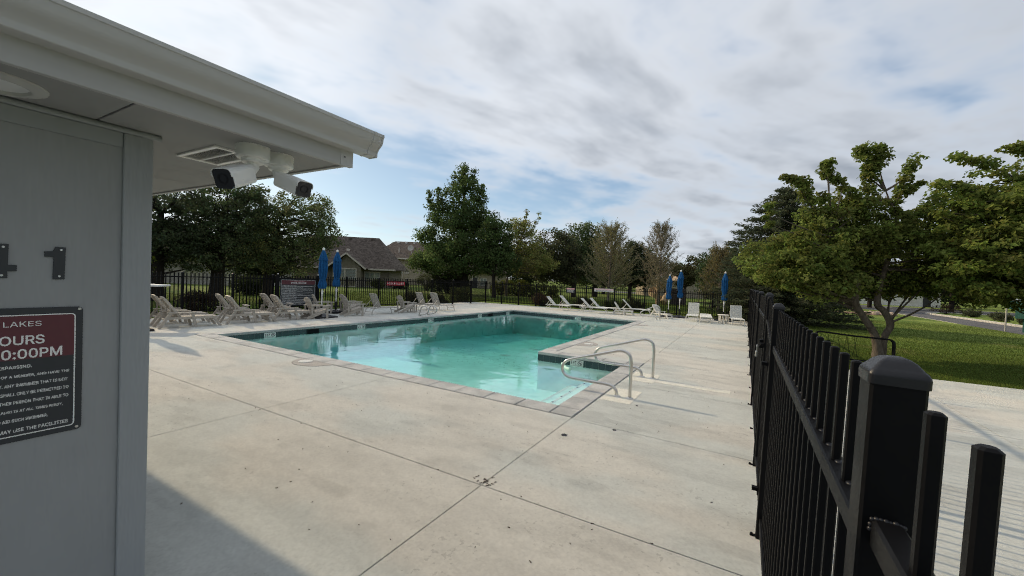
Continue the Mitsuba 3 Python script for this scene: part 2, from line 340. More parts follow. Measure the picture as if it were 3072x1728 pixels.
kerb_far = LineString([(16.5, -40), (16.3, 50), (16.2, 58), (18.5, 62), (70, 66)]).buffer(0.22, cap_style=2)
setting('kerb', prism(kerb_far.difference(road.buffer(-0.02)), 0.16, LAWN_Z - 0.12), 'kerb_concrete', label='pale concrete kerb on the far side of the road')
kerb_near = LineString([(12.5, -40), (12.5, 30), (12.3, 58.5), (9.0, 64.5), (-25, 74)]).buffer(0.09, cap_style=2)
setting('kerb', prism(kerb_near.difference(road.buffer(-0.01)), 0.14, LAWN_Z - 0.12), 'kerb_concrete', label='thin concrete edging between lawn and road')
kerb_cross = LineString([(70, 78), (18, 76.5), (-25, 82)]).buffer(0.2, cap_style=2)
setting('kerb', prism(kerb_cross.difference(road.buffer(-0.01)), 0.16, LAWN_Z - 0.12), 'kerb_concrete', label='far kerb of the crossing street')

# ------------------------------------------------------------------ pool
PIN = [(-11.6, 5.24), (-2.17, 5.24), (-2.17, 8.89), (-4.28, 8.89), (-4.28, 19.35), (-11.0, 19.5)]
pool_in = Polygon(PIN); pool_out = pool_in.buffer(0.32, join_style=2)
WZ = -0.155
P = [np.array(p) for p in PIN]
def wall_strip(a, b, z0, z1, off=0.0, z0b=None):
    a, b = np.asarray(a, float), np.asarray(b, float); d = (b - a) / np.linalg.norm(b - a); n = np.array([-d[1], d[0]])
    a, b = a + n * off, b + n * off; z0b = z0 if z0b is None else z0b
    return tm([(*a, z0), (*b, z0b), (*b, z1), (*a, z1)], [(0, 1, 2), (0, 2, 3)])
def floor_z(x, y): return -0.80 - 0.035 * max(0.0, y - 6.0)
edges = [(P[i], P[(i + 1) % 6]) for i in range(6)]
shell = thing('swimming_pool', 'long L-shaped swimming pool of clear turquoise water edged with grey stone coping', 'swimming pool')
ws = []
for a, b in edges: ws.append(wall_strip(a, b, floor_z(*a), -0.06, 0.0, floor_z(*b)))
nx, ny = 30, 44
xs, ys = np.linspace(-11.7, -2.1, nx), np.linspace(5.14, 19.6, ny)
X, Y = np.meshgrid(xs, ys); Zf = np.vectorize(floor_z)(X, Y)
idx = np.arange(nx * ny).reshape(ny, nx)
q = np.stack([idx[:-1, :-1], idx[:-1, 1:], idx[1:, 1:], idx[1:, :-1]], -1).reshape(-1, 4)
ws.append(tm(np.stack([X.ravel(), Y.ravel(), Zf.ravel()], 1), np.vstack([q[:, [0, 1, 2]], q[:, [0, 2, 3]]])))
put(shell, 'basin', cat(ws), 'pool_plaster')
for k, (x, z) in enumerate(((-2.62, -0.33), (-3.02, -0.50), (-3.42, -0.66))):
    st = put(shell, 'step', cbox(x, -2.18 + 0.0 - 0.002 * k, 5.26, 8.87, z - 0.17 - 0.4, z, 0.012), 'pool_plaster')
    put(st, 'edge_strip', box(x + 0.015, x + 0.065, 5.30, 8.83, z + 0.001, z + 0.006), 'marker_white')
    if k < 2:
        put(st, 'edge_dots', cat([box(x + 0.02, x + 0.06, y, y + 0.05, z + 0.006, z + 0.011) for y in np.arange(5.6, 8.7, 0.42)]), 'pool_tile', kind='stuff')
for y in (12.4, 14.6):
    z = floor_z(0, y); put(shell, 'drain_cover', cbox(-7.5, -7.2, y, y + 0.3, z - 0.02, z + 0.012, 0.01), 'marker_white')
for y in (8.6, 11.8, 15.2): put(shell, 'return_fitting', mv(trimesh.creation.cylinder(0.05, 0.03, sections=16), TR(-11.45 + 0.042 * (y - 8.6), y, -0.42) @ RY(PI / 2)), 'marker_white')
# tile band: the tiles of the near notch one by one, the far bands as one mesh each
TZ0, TZ1 = -0.212, -0.066
def tile_band(a, b, single_tiles, pitch=0.153, gap=0.009):
    a, b = np.asarray(a, float), np.asarray(b, float); L = np.linalg.norm(b - a); d = (b - a) / L; n = np.array([-d[1], d[0]])
    k = int(round(L / pitch)); w = L / k; out = []
    for i in range(k):
        p, q_ = a + d * (i * w + gap / 2), a + d * ((i + 1) * w - gap / 2)
        poly = [p, q_, q_ + n * 0.009, p + n * 0.009]
        m = prism(Polygon([tuple(x) for x in poly]), TZ1 - TZ0, TZ0); out.append(m)
    if single_tiles:
        for m in out: put(shell, 'tile', m, 'pool_tile')
    else: put(shell, 'tile_band', cat(out), 'pool_tile', kind='stuff')
for i, (a, b) in enumerate(edges):
    put(shell, 'grout_band', wall_strip(a, b, TZ0 - 0.004, -0.055, 0.003), 'grout')
    tile_band(a, b, i in (2, 4))
# water: a rippled sheet
gx, gy = np.arange(-11.6, -2.10, 0.045), np.arange(5.20, 19.55, 0.045)
X, Y = np.meshgrid(gx, gy)
R = np.stack([X, Y, np.zeros_like(X)], -1)
Zw = 0.0034 * (meshkit.fbm(R * [1.5, 2.6, 1], 2, 3) - 0.5) + 0.0034 * (meshkit.fbm(R * [4.2, 7.0, 1], 3, 8) - 0.5)
from shapely import contains_xy, prepare
pin = pool_in.buffer(0.03, join_style=2); prepare(pin)
ok = contains_xy(pin, X, Y)
vid = -np.ones(X.shape, int); vid[ok] = np.arange(ok.sum())
qa = np.stack([vid[:-1, :-1], vid[:-1, 1:], vid[1:, 1:], vid[1:, :-1]], -1).reshape(-1, 4); qa = qa[(qa >= 0).all(1)]
put(shell, 'water', ply(tm(np.stack([X[ok], Y[ok], WZ + Zw[ok]], 1), np.vstack([qa[:, [0, 1, 2]], qa[:, [0, 2, 3]]])), 'water_surface', smooth=True, interior={'type': 'ref', 'id': 'pool_water'}), None)
# coping stones
CW, CL, CG = 0.32, 0.535, 0.010
rs = np.random.default_rng(11)
def stone(poly):
    m = prism(poly, 0.062, -0.052)
    top = np.asarray(poly.exterior.coords)[:-1]; inner = np.asarray(poly.buffer(-0.008, join_style=2).exterior.coords)[:-1]
    z = 0.010 + rs.uniform(-0.0015, 0.0015)
    if len(inner) == len(top):
        o = np.roll(inner, -int(np.argmin(np.linalg.norm(inner - top[0], axis=1))), 0)
        if np.linalg.norm(o[1] - top[1]) > np.linalg.norm(o[-1] - top[1]): o = np.vstack([o[:1], o[1:][::-1]])
        n = len(top)
        v = np.vstack([np.column_stack([top, np.full(n, -0.052)]), np.column_stack([top, np.full(n, z - 0.008)]), np.column_stack([o, np.full(n, z)])])
        f = []
        for r in (0, n):
            for k in range(n):
                A, B = r + k, r + (k + 1) % n; f += [(A, B, B + n), (A, B + n, A + n)]
        f += [(2 * n, 2 * n + k, 2 * n + k + 1) for k in range(1, n - 1)] + [(0, k + 1, k) for k in range(1, n - 1)]
        m = tm(v, f); m.fix_normals()
    return m
for i, (a, b) in enumerate(edges):
    d = (b - a) / np.linalg.norm(b - a); n = np.array([d[1], -d[0]])      # outwards
    s0 = CW if i == 3 else 0.0
    L = np.linalg.norm(b - a) - s0; k = max(1, int(round(L / CL))); w = L / k
    for j in range(k):
        jj = rs.uniform(-0.006, 0.006) if 0 < j else 0
        p, q_ = a + d * (s0 + j * w + CG / 2 + jj), a + d * (s0 + (j + 1) * w - CG / 2)
        poly = Polygon([tuple(p - n * 0.02), tuple(q_ - n * 0.02), tuple(q_ + n * CW), tuple(p + n * CW)])
        put(shell, 'coping_stone', stone(poly), 'coping_stone')
    if i != 2:   # the corner stone after this edge
        d2 = edges[(i + 1) % 6]; d2 = (d2[1] - d2[0]) / np.linalg.norm(d2[1] - d2[0]); n2 = np.array([d2[1], -d2[0]])
        c = b + d * CG * 0.5
        poly = Polygon([tuple(b), tuple(b + n * CW), tuple(b + n * CW + n2 * CW), tuple(b + n2 * CW)]).buffer(-CG / 2, join_style=2)
        if poly.area > 0.03: put(shell, 'coping_stone', stone(poly), 'coping_stone')
# depth markers and skimmer mouths in the tile band
def marker(a, b, t):
    d = (np.asarray(b) - a) / np.linalg.norm(np.asarray(b) - a); n = np.array([-d[1], d[0]])
    o = np.asarray(a) + d * t + n * 0.0105
    M = frame_xy((o[0], o[1], -0.142), (-d[0], -d[1], 0), (n[0], n[1], 0))
    mk = put(shell, 'depth_marker', box(-0.16, 0.16, -0.07, 0.074, 0, 0.004), 'marker_white', M)
    put(mk, 'figures', mv(lettering('3 FT', -0.145, -0.005, -0.035, 0.045), TR(0, 0, 0.0045)), 'ink_black', M)
    put(mk, 'no_diving_symbol', mv(cat([ring(0.043, 0.055, 0.0012), beam((-0.034, 0.034, 0.0006), (0.034, -0.034, 0.0006), 0.011, 0.0012), beam((-0.02, -0.012, 0.0006), (0.022, 0.012, 0.0006), 0.014, 0.0012)]), TR(0.085, 0.004, 0.0045)), 'ink_black', M)
Ledge = edges[5]; Lu = (Ledge[1] - Ledge[0]); Ll = np.linalg.norm(Lu)
for y in (6.57, 9.6, 13.0, 16.4, 18.9): marker(Ledge[0], Ledge[1], (19.5 - y) * Ll / (19.5 - 5.24))
marker(edges[4][0], edges[4][1], 7.236 - 4.28)
marker(edges[2][0], edges[2][1], 3.29 - 2.17)
for y in (7.84, 17.28):
    t = (19.5 - y) * Ll / (19.5 - 5.24); a, b = Ledge; d = (b - a) / Ll; n = np.array([-d[1], d[0]]); o = a + d * t + n * 0.0105
    M = frame_xy((o[0], o[1], -0.14), (-d[0], -d[1], 0), (n[0], n[1], 0))
    sk = put(shell, 'skimmer_mouth', cat([box(-0.2, 0.2, 0.058, 0.07, 0, 0.012), box(-0.2, 0.2, -0.078, -0.066, 0, 0.012), box(-0.2, -0.188, -0.066, 0.058, 0, 0.012), box(0.188, 0.2, -0.066, 0.058, 0, 0.012)]), 'plastic_black', M)
    put(sk, 'shade_plate', box(-0.188, 0.188, -0.066, 0.058, 0.0, 0.003), 'mouth_shade', M)  # flat plate without a hollow; the shade of the mouth is painted on

# ------------------------------------------------------------------ deck slabs
deck_pts = Polygon([(-16.25, -7), (-16.25, 23.2), (0.42, 25.05), (0.42, 11.9), (5.6, 11.85), (5.6, -7)])
pads = [Point(-7.05, 4.98).buffer(0.47, 16).intersection(sbox(-8, -6, 3, 4.915)), Point(-3.95, 10.93).buffer(0.47, 16).intersection(sbox(-3.955, 0, 9, 12)),
        Point(-3.95, 17.70).buffer(0.47, 16).intersection(sbox(-3.955, 0, 16, 19)), Point(-11.72, 7.99).buffer(0.47, 16).intersection(Polygon([(-13, 7), (-11.767, 7), (-11.80, 9), (-13, 9)]))]
pool_hole = pool_in.buffer(0.328, join_style=2)
area = deck_pts.difference(pool_hole)
for p_ in pads: area = area.difference(p_.buffer(0.004))
def LN(*p): return LineString(p)
cuts = [LN((-1.85, -8), (-1.85, 26)), LN((-5.13, -8), (-5.13, 5)), LN((-7.13, 2.85), (-7.13, 5)), LN((-9.62, 2.85), (-9.62, 5)), LN((-13, -8), (-13, 5.0)), LN((-17, 2.85), (6, 2.85)), LN((0.22, -8), (0.22, 26)), LN((2.9, -8), (2.9, 13)),
        LN((-1.85, 4.87), (0.22, 4.80)), LN((-1.85, 7.17), (0.22, 6.97)), LN((-1.85, 9.30), (0.22, 9.10)), LN((-4.2, 11.15), (0.22, 10.95)), LN((0.22, 7.6), (6, 7.6)), LN((0.22, 9.75), (6, 9.75)), LN((-17, -1.5), (6, -1.5)),
        LN((-17, 4.92), (-11.8, 4.92)), LN((-14.2, 5), (-14.0, 26))] + [LN((-4.2, y), (0.42, y)) for y in (13.1, 15.2, 17.3, 19.75)] + [LN((-17, y), (-11.2, y)) for y in (8.2, 11.6, 15.0, 18.4)] + [LN((x, 19.7), (x, 26)) for x in (-11.35, -8.6, -6.2, -3.95)] + [LN((-17, 21.6), (6, 22.4))]
cells = [g for g in polygonize(unary_union([area.boundary] + [c.intersection(area) for c in cuts])) if area.contains(g.representative_point())]
dk = numbered('pool_deck')
put(None, dk, flat(deck_pts.difference(pool_out.buffer(-0.05)), -0.014), 'joint'); labels[dk] = {'kind': 'structure', 'label': 'pale jointed concrete deck around the pool'}
for c in cells:
    g = c.buffer(-0.0048, join_style=2)
    if g.area > 0.02 and g.geom_type == 'Polygon': put(dk, 'slab', prism(g, 0.05, -0.05), 'concrete')
for p_ in pads: put(dk, 'skimmer_pad', prism(p_, 0.054, -0.05), 'skimmer_pad')
for (x0, x1, y0, y1) in ((-1.815, -1.37, 5.94, 6.74), (-1.80, -1.34, 7.46, 8.20), (-1.33, -0.14, 7.57, 7.80)):
    put(dk, 'patch', box(x0, x1, y0, y1, -0.02, 0.004), 'patch_concrete')
for x, y, r in ((-7.18, 4.77, 0.125), (-3.72, 10.93, 0.125), (-3.70, 17.70, 0.125), (-12.05, 7.99, 0.125)):
    wl = {-7.18: 'round white skimmer lid in the near deck beside the coping', -3.72: 'round white skimmer lid by the handrails past the pool notch', -3.70: 'round white skimmer lid near the far right pool corner', -12.05: 'round white skimmer lid in front of the left row of chairs'}[x]
    s_ = single('skimmer_lid', wl, 'skimmer lid', prism(Point(x, y).buffer(r, 10).difference(Point(x + 0.05, y + 0.03).buffer(0.012)).difference(Point(x - 0.05, y - 0.03).buffer(0.012)), 0.010, 0.004), 'marker_white')
for (x, y, r, l) in ((-1.70, 4.30, 0.034, 'small steel deck anchor cap in a ring of rust near the coping corner'), (-1.27, 4.80, 0.022, 'dark round deck anchor cap by the corner joint'), (-1.27, 5.95, 0.016, 'tiny dark anchor cap right of the nearer handrail pad')):
    single('deck_anchor', l, 'anchor cap', cat([mv(ring(r * 0.6, r, 0.004), TR(x, y, 0.001)), prism(Point(x, y).buffer(r * 0.55), 0.002, 0.0008)]), 'plastic_black')
rl = np.random.default_rng(5); lf = []
for k in range(130):
    x, y = rl.uniform(-7, -0.1), rl.uniform(1.0, 4.7) if k < 80 else rl.uniform(4.9, 16)
    if y > 4.9: x = rl.uniform(-1.7, 0.1) if y < 9 else rl.uniform(-3.8, 0.1)
    s = rl.uniform(0.002, 0.007); a = rl.uniform(0, 6.28)
    lf.append(mv(box(-s * 1.6, s * 1.6, -s * 0.5, s * 0.5, 0.0006, 0.004), TR(x, y, 0) @ RZ(a)))
for k in range(16):
    lf.append(mv(box(-0.012, 0.012, -0.004, 0.004, 0.0006, 0.005), TR(-1.84 + rl.normal(0, 0.05), 2.93 + rl.normal(0, 0.05), 0) @ RZ(rl.uniform(0, 6))))
put(None, 'leaf_litter', cat(lf), 'litter'); labels['leaf_litter'] = {'kind': 'stuff', 'label': 'tiny dark leaf bits scattered over the concrete deck', 'category': 'leaf litter'}

# ------------------------------------------------------------------ pool house at the left
def relief(o, eu, ev, U, V, step, hgt, inside=None):
    """an embossed panel face: a fine grid from o along eu and ev, raised along eu x ev by hgt(u, v)"""
    eu, ev = np.asarray(eu, float), np.asarray(ev, float); n = np.cross(eu, ev)
    u, v = np.meshgrid(np.linspace(0, U, int(U / step) + 1), np.linspace(0, V, int(V / step) + 1))
    p = np.asarray(o, float) + u[..., None] * eu + v[..., None] * ev
    p = p + n * hgt(u, v)[..., None]
    i = np.arange(u.size).reshape(u.shape); q = np.stack([i[:-1, :-1], i[:-1, 1:], i[1:, 1:], i[1:, :-1]], -1).reshape(-1, 4)
    if inside is not None: c = p.reshape(-1, 3)[q].mean(1); q = q[inside(c)]
    return tm(p.reshape(-1, 3), np.vstack([q[:, [0, 1, 2]], q[:, [0, 2, 3]]]))
def wood_emboss(amp, freq, warp, across=1.0, along=0.35, pores=0.0006, seed=0):
    """embossed cedar grain running along v: wavy ridges with cathedral loops, fading in and out"""
    def h(u, v):
        P = lambda a, b, s: np.stack([a, b, np.full_like(a, s)], -1)
        w = meshkit.fbm(P(u * 2.4 * across, v * 2.0 * along, 3.1), 3, seed) + 0.18 * meshkit.fbm(P(u * 10, v * 7 * along, 1.7), 2, seed + 4)
        m = meshkit.fbm(P(u * 3.6 + 4, v * 3.0 * along, 6.3), 3, seed + 9); m = np.clip((m - 0.36) / 0.2, 0, 1)
        g = np.sin(u * freq + warp * w); g = np.where(g > 0, g, 0.35 * g)
        return amp * g * (0.25 + 0.75 * m) + pores * (meshkit.fbm(P(u * 120, v * 28 * along, 2.0), 2, seed + 2) - 0.5)
    return h
WX, WY, SZ = -2.75, 0.905, 2.426
ph = thing('pool_house', 'grey sided pool house corner with white soffit, fascia and gutter beside the deck', 'building')
put(ph, 'wall', cat([box(-9.0, WX, -6.5, WY, -0.02, 2.42)]), 'siding_paint')
put(ph, 'wall_panel', relief((WX + 0.0025, 0.03, -0.02), (0, 1, 0), (0, 0, 1), 0.775, 2.34, 0.004, wood_emboss(0.0008, 260.0, 34.0, 1.6, 0.30, 0.0014, 5)), 'siding_paint', smooth=True)
put(ph, 'corner_board', cbox(WX, WX + 0.018, 0.806, WY + 0.018, -0.02, 2.395, 0.003), 'trim_paint')
put('pool_house__corner_board', 'grain_face', relief((WX + 0.0186, 0.809, -0.02), (0, 1, 0), (0, 0, 1), 0.111, 2.41, 0.004, wood_emboss(0.0011, 330.0, 30.0, 2.0, 0.3, 0.0012, 8)), 'trim_paint', smooth=True)
put(ph, 'corner_board', cbox(WX - 0.10, WX - 0.001, WY + 0.001, WY + 0.018, -0.02, 2.395, 0.003), 'trim_paint')
put(ph, 'frieze_board', cbox(WX, WX + 0.012, -6.4, 0.804, 2.322, 2.395, 0.003), 'trim_paint')
put(ph, 'crown_strip', tube([(WX + 0.014, -6.4, 2.409), (WX + 0.014, 0.925, 2.409)], 0.014, 10), 'trim_paint', smooth=40)
put(ph, 'crown_strip', tube([(WX + 0.014, 0.875, 2.409), (WX + 0.014, 0.955, 2.409)], 0.0165, 10), 'trim_paint', smooth=40)
FX, FY = -2.222, 1.705
VX0, VX1, VY0, VY1 = -3.075, -2.605, 1.148, 1.380
VENT = sbox(VX0 + 0.014, VY0 + 0.014, VX1 - 0.014, VY1 - 0.014)
for x0, x1, y0, y1 in ((-2.90, FX - 0.001, -6.5, 0.703), (-4.70, FX - 0.001, 0.709, FY - 0.001), (-9.2, -4.706, 0.709, FY - 0.001), (-9.2, -2.906, -6.5, 0.703)):
    if y1 < 0.8 and x0 < -3: continue
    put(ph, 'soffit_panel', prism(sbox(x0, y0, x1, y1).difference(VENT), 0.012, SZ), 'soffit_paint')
for x0, x1, y0, y1, sd in ((-2.90, FX - 0.003, -0.6, 0.701, 3), (-4.10, FX - 0.003, 0.711, FY - 0.003, 12)):
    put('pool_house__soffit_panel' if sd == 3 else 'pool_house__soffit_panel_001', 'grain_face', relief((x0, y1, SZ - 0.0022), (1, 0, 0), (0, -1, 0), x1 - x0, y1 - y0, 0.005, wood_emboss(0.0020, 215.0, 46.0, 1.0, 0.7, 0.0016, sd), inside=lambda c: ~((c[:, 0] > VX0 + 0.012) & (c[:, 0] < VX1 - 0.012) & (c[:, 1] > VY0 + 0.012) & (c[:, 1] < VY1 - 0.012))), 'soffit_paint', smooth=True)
put(ph, 'soffit_backing', prism(sbox(-9.2, -6.5, FX - 0.002, FY - 0.002).difference(VENT.buffer(0.012, join_style=2)), 0.012, SZ + 0.016), 'sheathing')
fa = put(ph, 'fascia', cat([cbox(FX, FX + 0.028, -6.5, FY + 0.03, SZ - 0.022, 2.585, 0.004)]), 'fascia_paint')
put(ph, 'fascia', cbox(-9.3, FX - 0.001, FY, FY + 0.028, SZ - 0.012, 2.585, 0.004), 'fascia_paint')
put(fa, 'corner_cap', box(FX + 0.0285, FX + 0.0305, FY - 0.055, FY + 0.032, SZ - 0.024, 2.53), 'white_metal')
put(fa, 'nail', cat([mv(trimesh.creation.cylinder(0.005, 0.003, sections=10), TR(FX + 0.032, FY - 0.03, SZ + 0.03) @ RY(PI / 2))]), 'darkened_metal')
# K-style gutter hung on the fascia
gx0 = FX + 0.029
og = [(0.0, 2.497), (0.066, 2.497), (0.070, 2.500), (0.072, 2.520), (0.074, 2.528), (0.086, 2.545), (0.100, 2.556), (0.112, 2.568), (0.120, 2.584), (0.124, 2.604), (0.126, 2.612), (0.131, 2.614), (0.131, 2.632), (0.117, 2.632)]
inn = [(x - 0.003 if x > 0.01 else x + 0.002, z + 0.003) for x, z in og][::-1]
gut = put(ph, 'gutter', profile_y([(gx0 + x, z) for x, z in og] + [(gx0 + x, z) for x, z in inn[1:]], -6.5, FY + 0.155), 'white_metal', smooth=25)
put(gut, 'end_cap', profile_y([(gx0 + x + (0.003 if x > 0.05 else 0), z - (0.003 if z < 2.5 else 0)) for x, z in og] + [(gx0, 2.632)], FY + 0.152, FY + 0.162), 'white_metal')
put(gut, 'corner_strip', profile_y([(gx0 + x + (0.004 if x > 0.05 else 0), z - (0.003 if z < 2.5 else 0)) for x, z in og] + [(gx0, 2.632)], FY + 0.085, FY + 0.10), 'white_metal')
put(gut, 'rivet', mv(trimesh.creation.icosphere(subdivisions=1, radius=0.006), TR(gx0 + 0.118, FY + 0.135, 2.585)), 'screw_steel')
rz = 2.60
ridge_a, ridge_b = (-5.75, -1.8, 3.75), (-5.75, -6.5, 3.75)
rx0, rx1, ry1 = -9.35, FX + 0.075, FY + 0.05
rv = [(rx1, -6.5, rz), (rx1, ry1, rz), (rx0, ry1, rz), (rx0, -6.5, rz), ridge_a, ridge_b]
rf = [(0, 1, 4), (0, 4, 5), (1, 2, 4), (2, 3, 5), (2, 5, 4), (0, 3, 2), (0, 2, 1), (0, 5, 3)]
rv2 = [(x, y, z - 0.02) if i < 4 else (x, y, z) for i, (x, y, z) in enumerate(rv)]
put(ph, 'roof', tm(rv, rf), 'shingles')
# soffit vent
fr = 0.024
put(ph, 'vent_grille', cat([box(VX0, VX1, VY0, VY0 + fr, SZ - 0.013, SZ - 0.0035), box(VX0, VX1, VY1 - fr, VY1, SZ - 0.013, SZ - 0.0035), box(VX0, VX0 + fr, VY0 + fr, VY1 - fr, SZ - 0.013, SZ - 0.0035), box(VX1 - fr, VX1, VY0 + fr, VY1 - fr, SZ - 0.013, SZ - 0.0035), box(VX0 + fr, VX1 - fr, (VY0 + VY1) / 2 - 0.006, (VY0 + VY1) / 2 + 0.006, SZ - 0.013, SZ - 0.0035)]), 'camera_plastic')
vg = 'pool_house__vent_grille'
put(vg, 'louvre', cat([mv(box(-0.0030, 0.0030, VY0 + fr, VY1 - fr, -0.0006, 0.0006), TR(x, 0, SZ - 0.007) @ RY(0.26)) for x in np.arange(VX0 + fr + 0.009, VX1 - fr, 0.0165)]), 'camera_plastic', kind='stuff')
w_, dz = 0.008, 0.16
put(vg, 'duct', cat([box(VX0 + w_, VX0 + w_ + 0.004, VY0 + w_, VY1 - w_, SZ + 0.001, SZ + dz), box(VX1 - w_ - 0.004, VX1 - w_, VY0 + w_, VY1 - w_, SZ + 0.001, SZ + dz), box(VX0 + w_ + 0.004, VX1 - w_ - 0.004, VY0 + w_, VY0 + w_ + 0.004, SZ + 0.001, SZ + dz), box(VX0 + w_ + 0.004, VX1 - w_ - 0.004, VY1 - w_ - 0.004, VY1 - w_, SZ + 0.001, SZ + dz), box(VX0 + w_, VX1 - w_, VY0 + w_, VY1 - w_, SZ + dz, SZ + dz + 0.004)]), 'darkened_metal')
# recessed light
LC = (-2.545, 0.352)
dl = single('soffit_light', 'round white recessed light in the soffit above the house numbers', 'ceiling light', mv(lathe([(0.108, -0.004), (0.112, -0.016), (0.122, -0.019), (0.146, -0.012), (0.158, -0.006), (0.160, -0.0005)], 44), TR(*LC, SZ - 0.0025)), 'white_metal', smooth=40)
put(dl, 'lens', mv(lathe([(0.109, -0.0045), (0.06, -0.0038), (0.001, -0.0035)], 32), TR(*LC, SZ - 0.0025)), 'lamp_lens', smooth=50)
# two bullet cameras under the eave
def bullet(name, label, cx, cy, r, front, rear, half):
    k = thing(name, label, 'security camera', 'cameras under the eave')
    put(k, 'base', mv(lathe([(r * 0.62, -0.092), (r * 0.68, -0.088), (r * 0.70, -0.072), (r * 0.93, -0.070), (r, -0.064), (r, -0.036), (r * 0.985, -0.034), (r * 0.985, -0.031), (r, -0.029), (r, 0.0)], 40), TR(cx, cy, SZ - 0.002)), 'camera_plastic', smooth=35)
    for a in (0.6, 2.2, 3.7, 5.2): put(k + '__base', 'screw', mv(trimesh.creation.cylinder(0.006, 0.004, sections=10), TR(cx + r * 0.78 * math.cos(a), cy + r * 0.78 * math.sin(a), SZ - 0.072)), 'screw_steel')
    f, b = np.array(front), np.array(rear); d = (f - b) / np.linalg.norm(f - b)
    el = b + d * 0.03
    put(k, 'bracket', tube(smooth_path([(cx, cy, SZ - 0.08), (cx, cy, SZ - 0.12), tuple((np.array([cx, cy, SZ - 0.13]) * 0.4 + el * 0.6)), tuple(el)], 6), [0.03] * 6 + [0.029] * 6 + [0.028] * 7, 16), 'camera_plastic', smooth=40)
    s = np.cross(d, (0, 0, 1.0)); s /= np.linalg.norm(s); u = np.cross(s, d)
    L = np.linalg.norm(f - b)
    M = np.eye(4); M[:3, 0], M[:3, 1], M[:3, 2], M[:3, 3] = d, s, u, b
    c = half * 0.42
    sec = Polygon([(-half, -half), (half, -half), (half, half), (-half, half)]).buffer(-c, join_style=1).buffer(c, 6)
    def along(poly, x0, x1):
        m = trimesh.creation.extrude_polygon(poly, x1 - x0, engine='earcut'); v = m.vertices
        return mv(tm(np.stack([x0 + v[:, 2], v[:, 0], v[:, 1]], 1), m.faces), M)
    put(k, 'housing', cat([along(sec, 0, L), along(sec.buffer(-0.006), -0.008, 0.001)]), 'camera_plastic', smooth=35)
    put(k, 'visor', along(sec.buffer(0.0025).intersection(sbox(-1, half * 0.25, 1, 1)).difference(sec.buffer(0.0002)), L * 0.15, L + 0.012), 'camera_plastic', smooth=35)
    lens = put(k, 'front_glass', along(sec.buffer(-0.002), L - 0.001, L + 0.008), 'camera_glass', smooth=35)
    put(lens, 'lens_ring', along(Point(0, half * 0.05).buffer(half * 0.52).difference(Point(0, half * 0.05).buffer(half * 0.40)), L + 0.008, L + 0.011), 'plastic_black', smooth=35)
    return k
bullet('security_camera', 'white bullet camera nearest the vent grille, pointing down at the pool house side', -2.43, 1.262, 0.083, (-2.333, 1.075, 2.194), (-2.40, 1.215, 2.262), 0.051)
bullet('security_camera', 'white bullet camera nearest the eave corner, pointing out over the pool', -2.462, 1.425, 0.079, (-2.165, 1.395, 2.195), (-2.395, 1.407, 2.270), 0.043)

# house numbers and the hours sign on the wall: drawn in (y, z) on x = WX
def on_wall(mesh, x=WX + 0.003): return mv(mesh, frame_xy((x, 0, 0), (0, 1, 0), (1, 0, 0)))
n1 = thing('house_number', 'dark metal house number 1, right of the 4', 'house number')
one = Polygon([(0.572, 1.657), (0.609, 1.657), (0.612, 1.805), (0.580, 1.805), (0.572, 1.785), (0.546, 1.782), (0.546, 1.758), (0.574, 1.758)])
put(n1, 'digit', on_wall(prism(one, 0.006, 0.001)), 'sign_dark')
n4 = thing('house_number', 'dark metal house number 4 at the left edge', 'house number')
four = Polygon([(0.408, 1.659), (0.440, 1.659), (0.440, 1.688), (0.466, 1.690), (0.466, 1.716), (0.441, 1.716), (0.443, 1.805), (0.405, 1.805), (0.345, 1.716), (0.345, 1.690), (0.408, 1.690)], [[(0.408, 1.718), (0.408, 1.776), (0.372, 1.718)]])
put(n4, 'digit', on_wall(prism(four, 0.006, 0.001)), 'sign_dark')
def screw(parent, y, z, x=0.0075, r=0.0045): put(parent, 'screw', on_wall(mv(trimesh.creation.cylinder(r, 0.003, sections=12), TR(y, z, x))), 'screw_steel')
for y, z in ((0.597, 1.792), (0.592, 1.671)): screw(n1, y, z)
for y, z in ((0.428, 1.792), (0.424, 1.671)): screw(n4, y, z)
hs = thing('hours_sign', 'dark pool hours sign with maroon header and white lettering on the grey wall', 'sign')
rr = lambda y0, y1, z0, z1, r: sbox(y0 + r, z0 + r, y1 - r, z1 - r).buffer(r, 6)
put(hs, 'panel', on_wall(prism(rr(0.205, 0.672, 0.942, 1.529, 0.018), 0.004, 0.002)), 'sign_dark')
inner = rr(0.230, 0.648, 0.966, 1.499, 0.016)
put(hs, 'border_line', on_wall(prism(inner.difference(inner.buffer(-0.0045)), 0.0006, 0.0062)), 'sign_white')
put(hs, 'header', on_wall(prism(inner.buffer(-0.0046).intersection(sbox(0, 1.302, 1, 2)), 0.0006, 0.0062)), 'sign_maroon')
rows = [('LAKES', 0.430, 0.540, 1.447, 1.470), ('HOURS', 0.385, 0.550, 1.367, 1.408), ('10:00PM', 0.395, 0.605, 1.306, 1.349),
        ('TRESPASSING.', 0.395, 0.513, 1.264, 1.278), ('GUEST OF A MEMBER, AND HAVE THE', 0.375, 0.629, 1.222, 1.236), ('ONLY. ANY SWIMMER THAT IS NOT', 0.392, 0.623, 1.184, 1.198),
        ('SHALL ONLY BE PERMITTED TO', 0.425, 0.627, 1.146, 1.160), ('OTHER PERSON THAT IS ABLE TO', 0.412, 0.627, 1.108, 1.122), ('ALSO IS AT ALL TIMES READY,', 0.426, 0.609, 1.069, 1.083), ('AND AID SUCH SWIMMER.', 0.400, 0.562, 1.030, 1.044), ('MAY USE THE FACILITIES', 0.420, 0.627, 0.984, 1.000)]
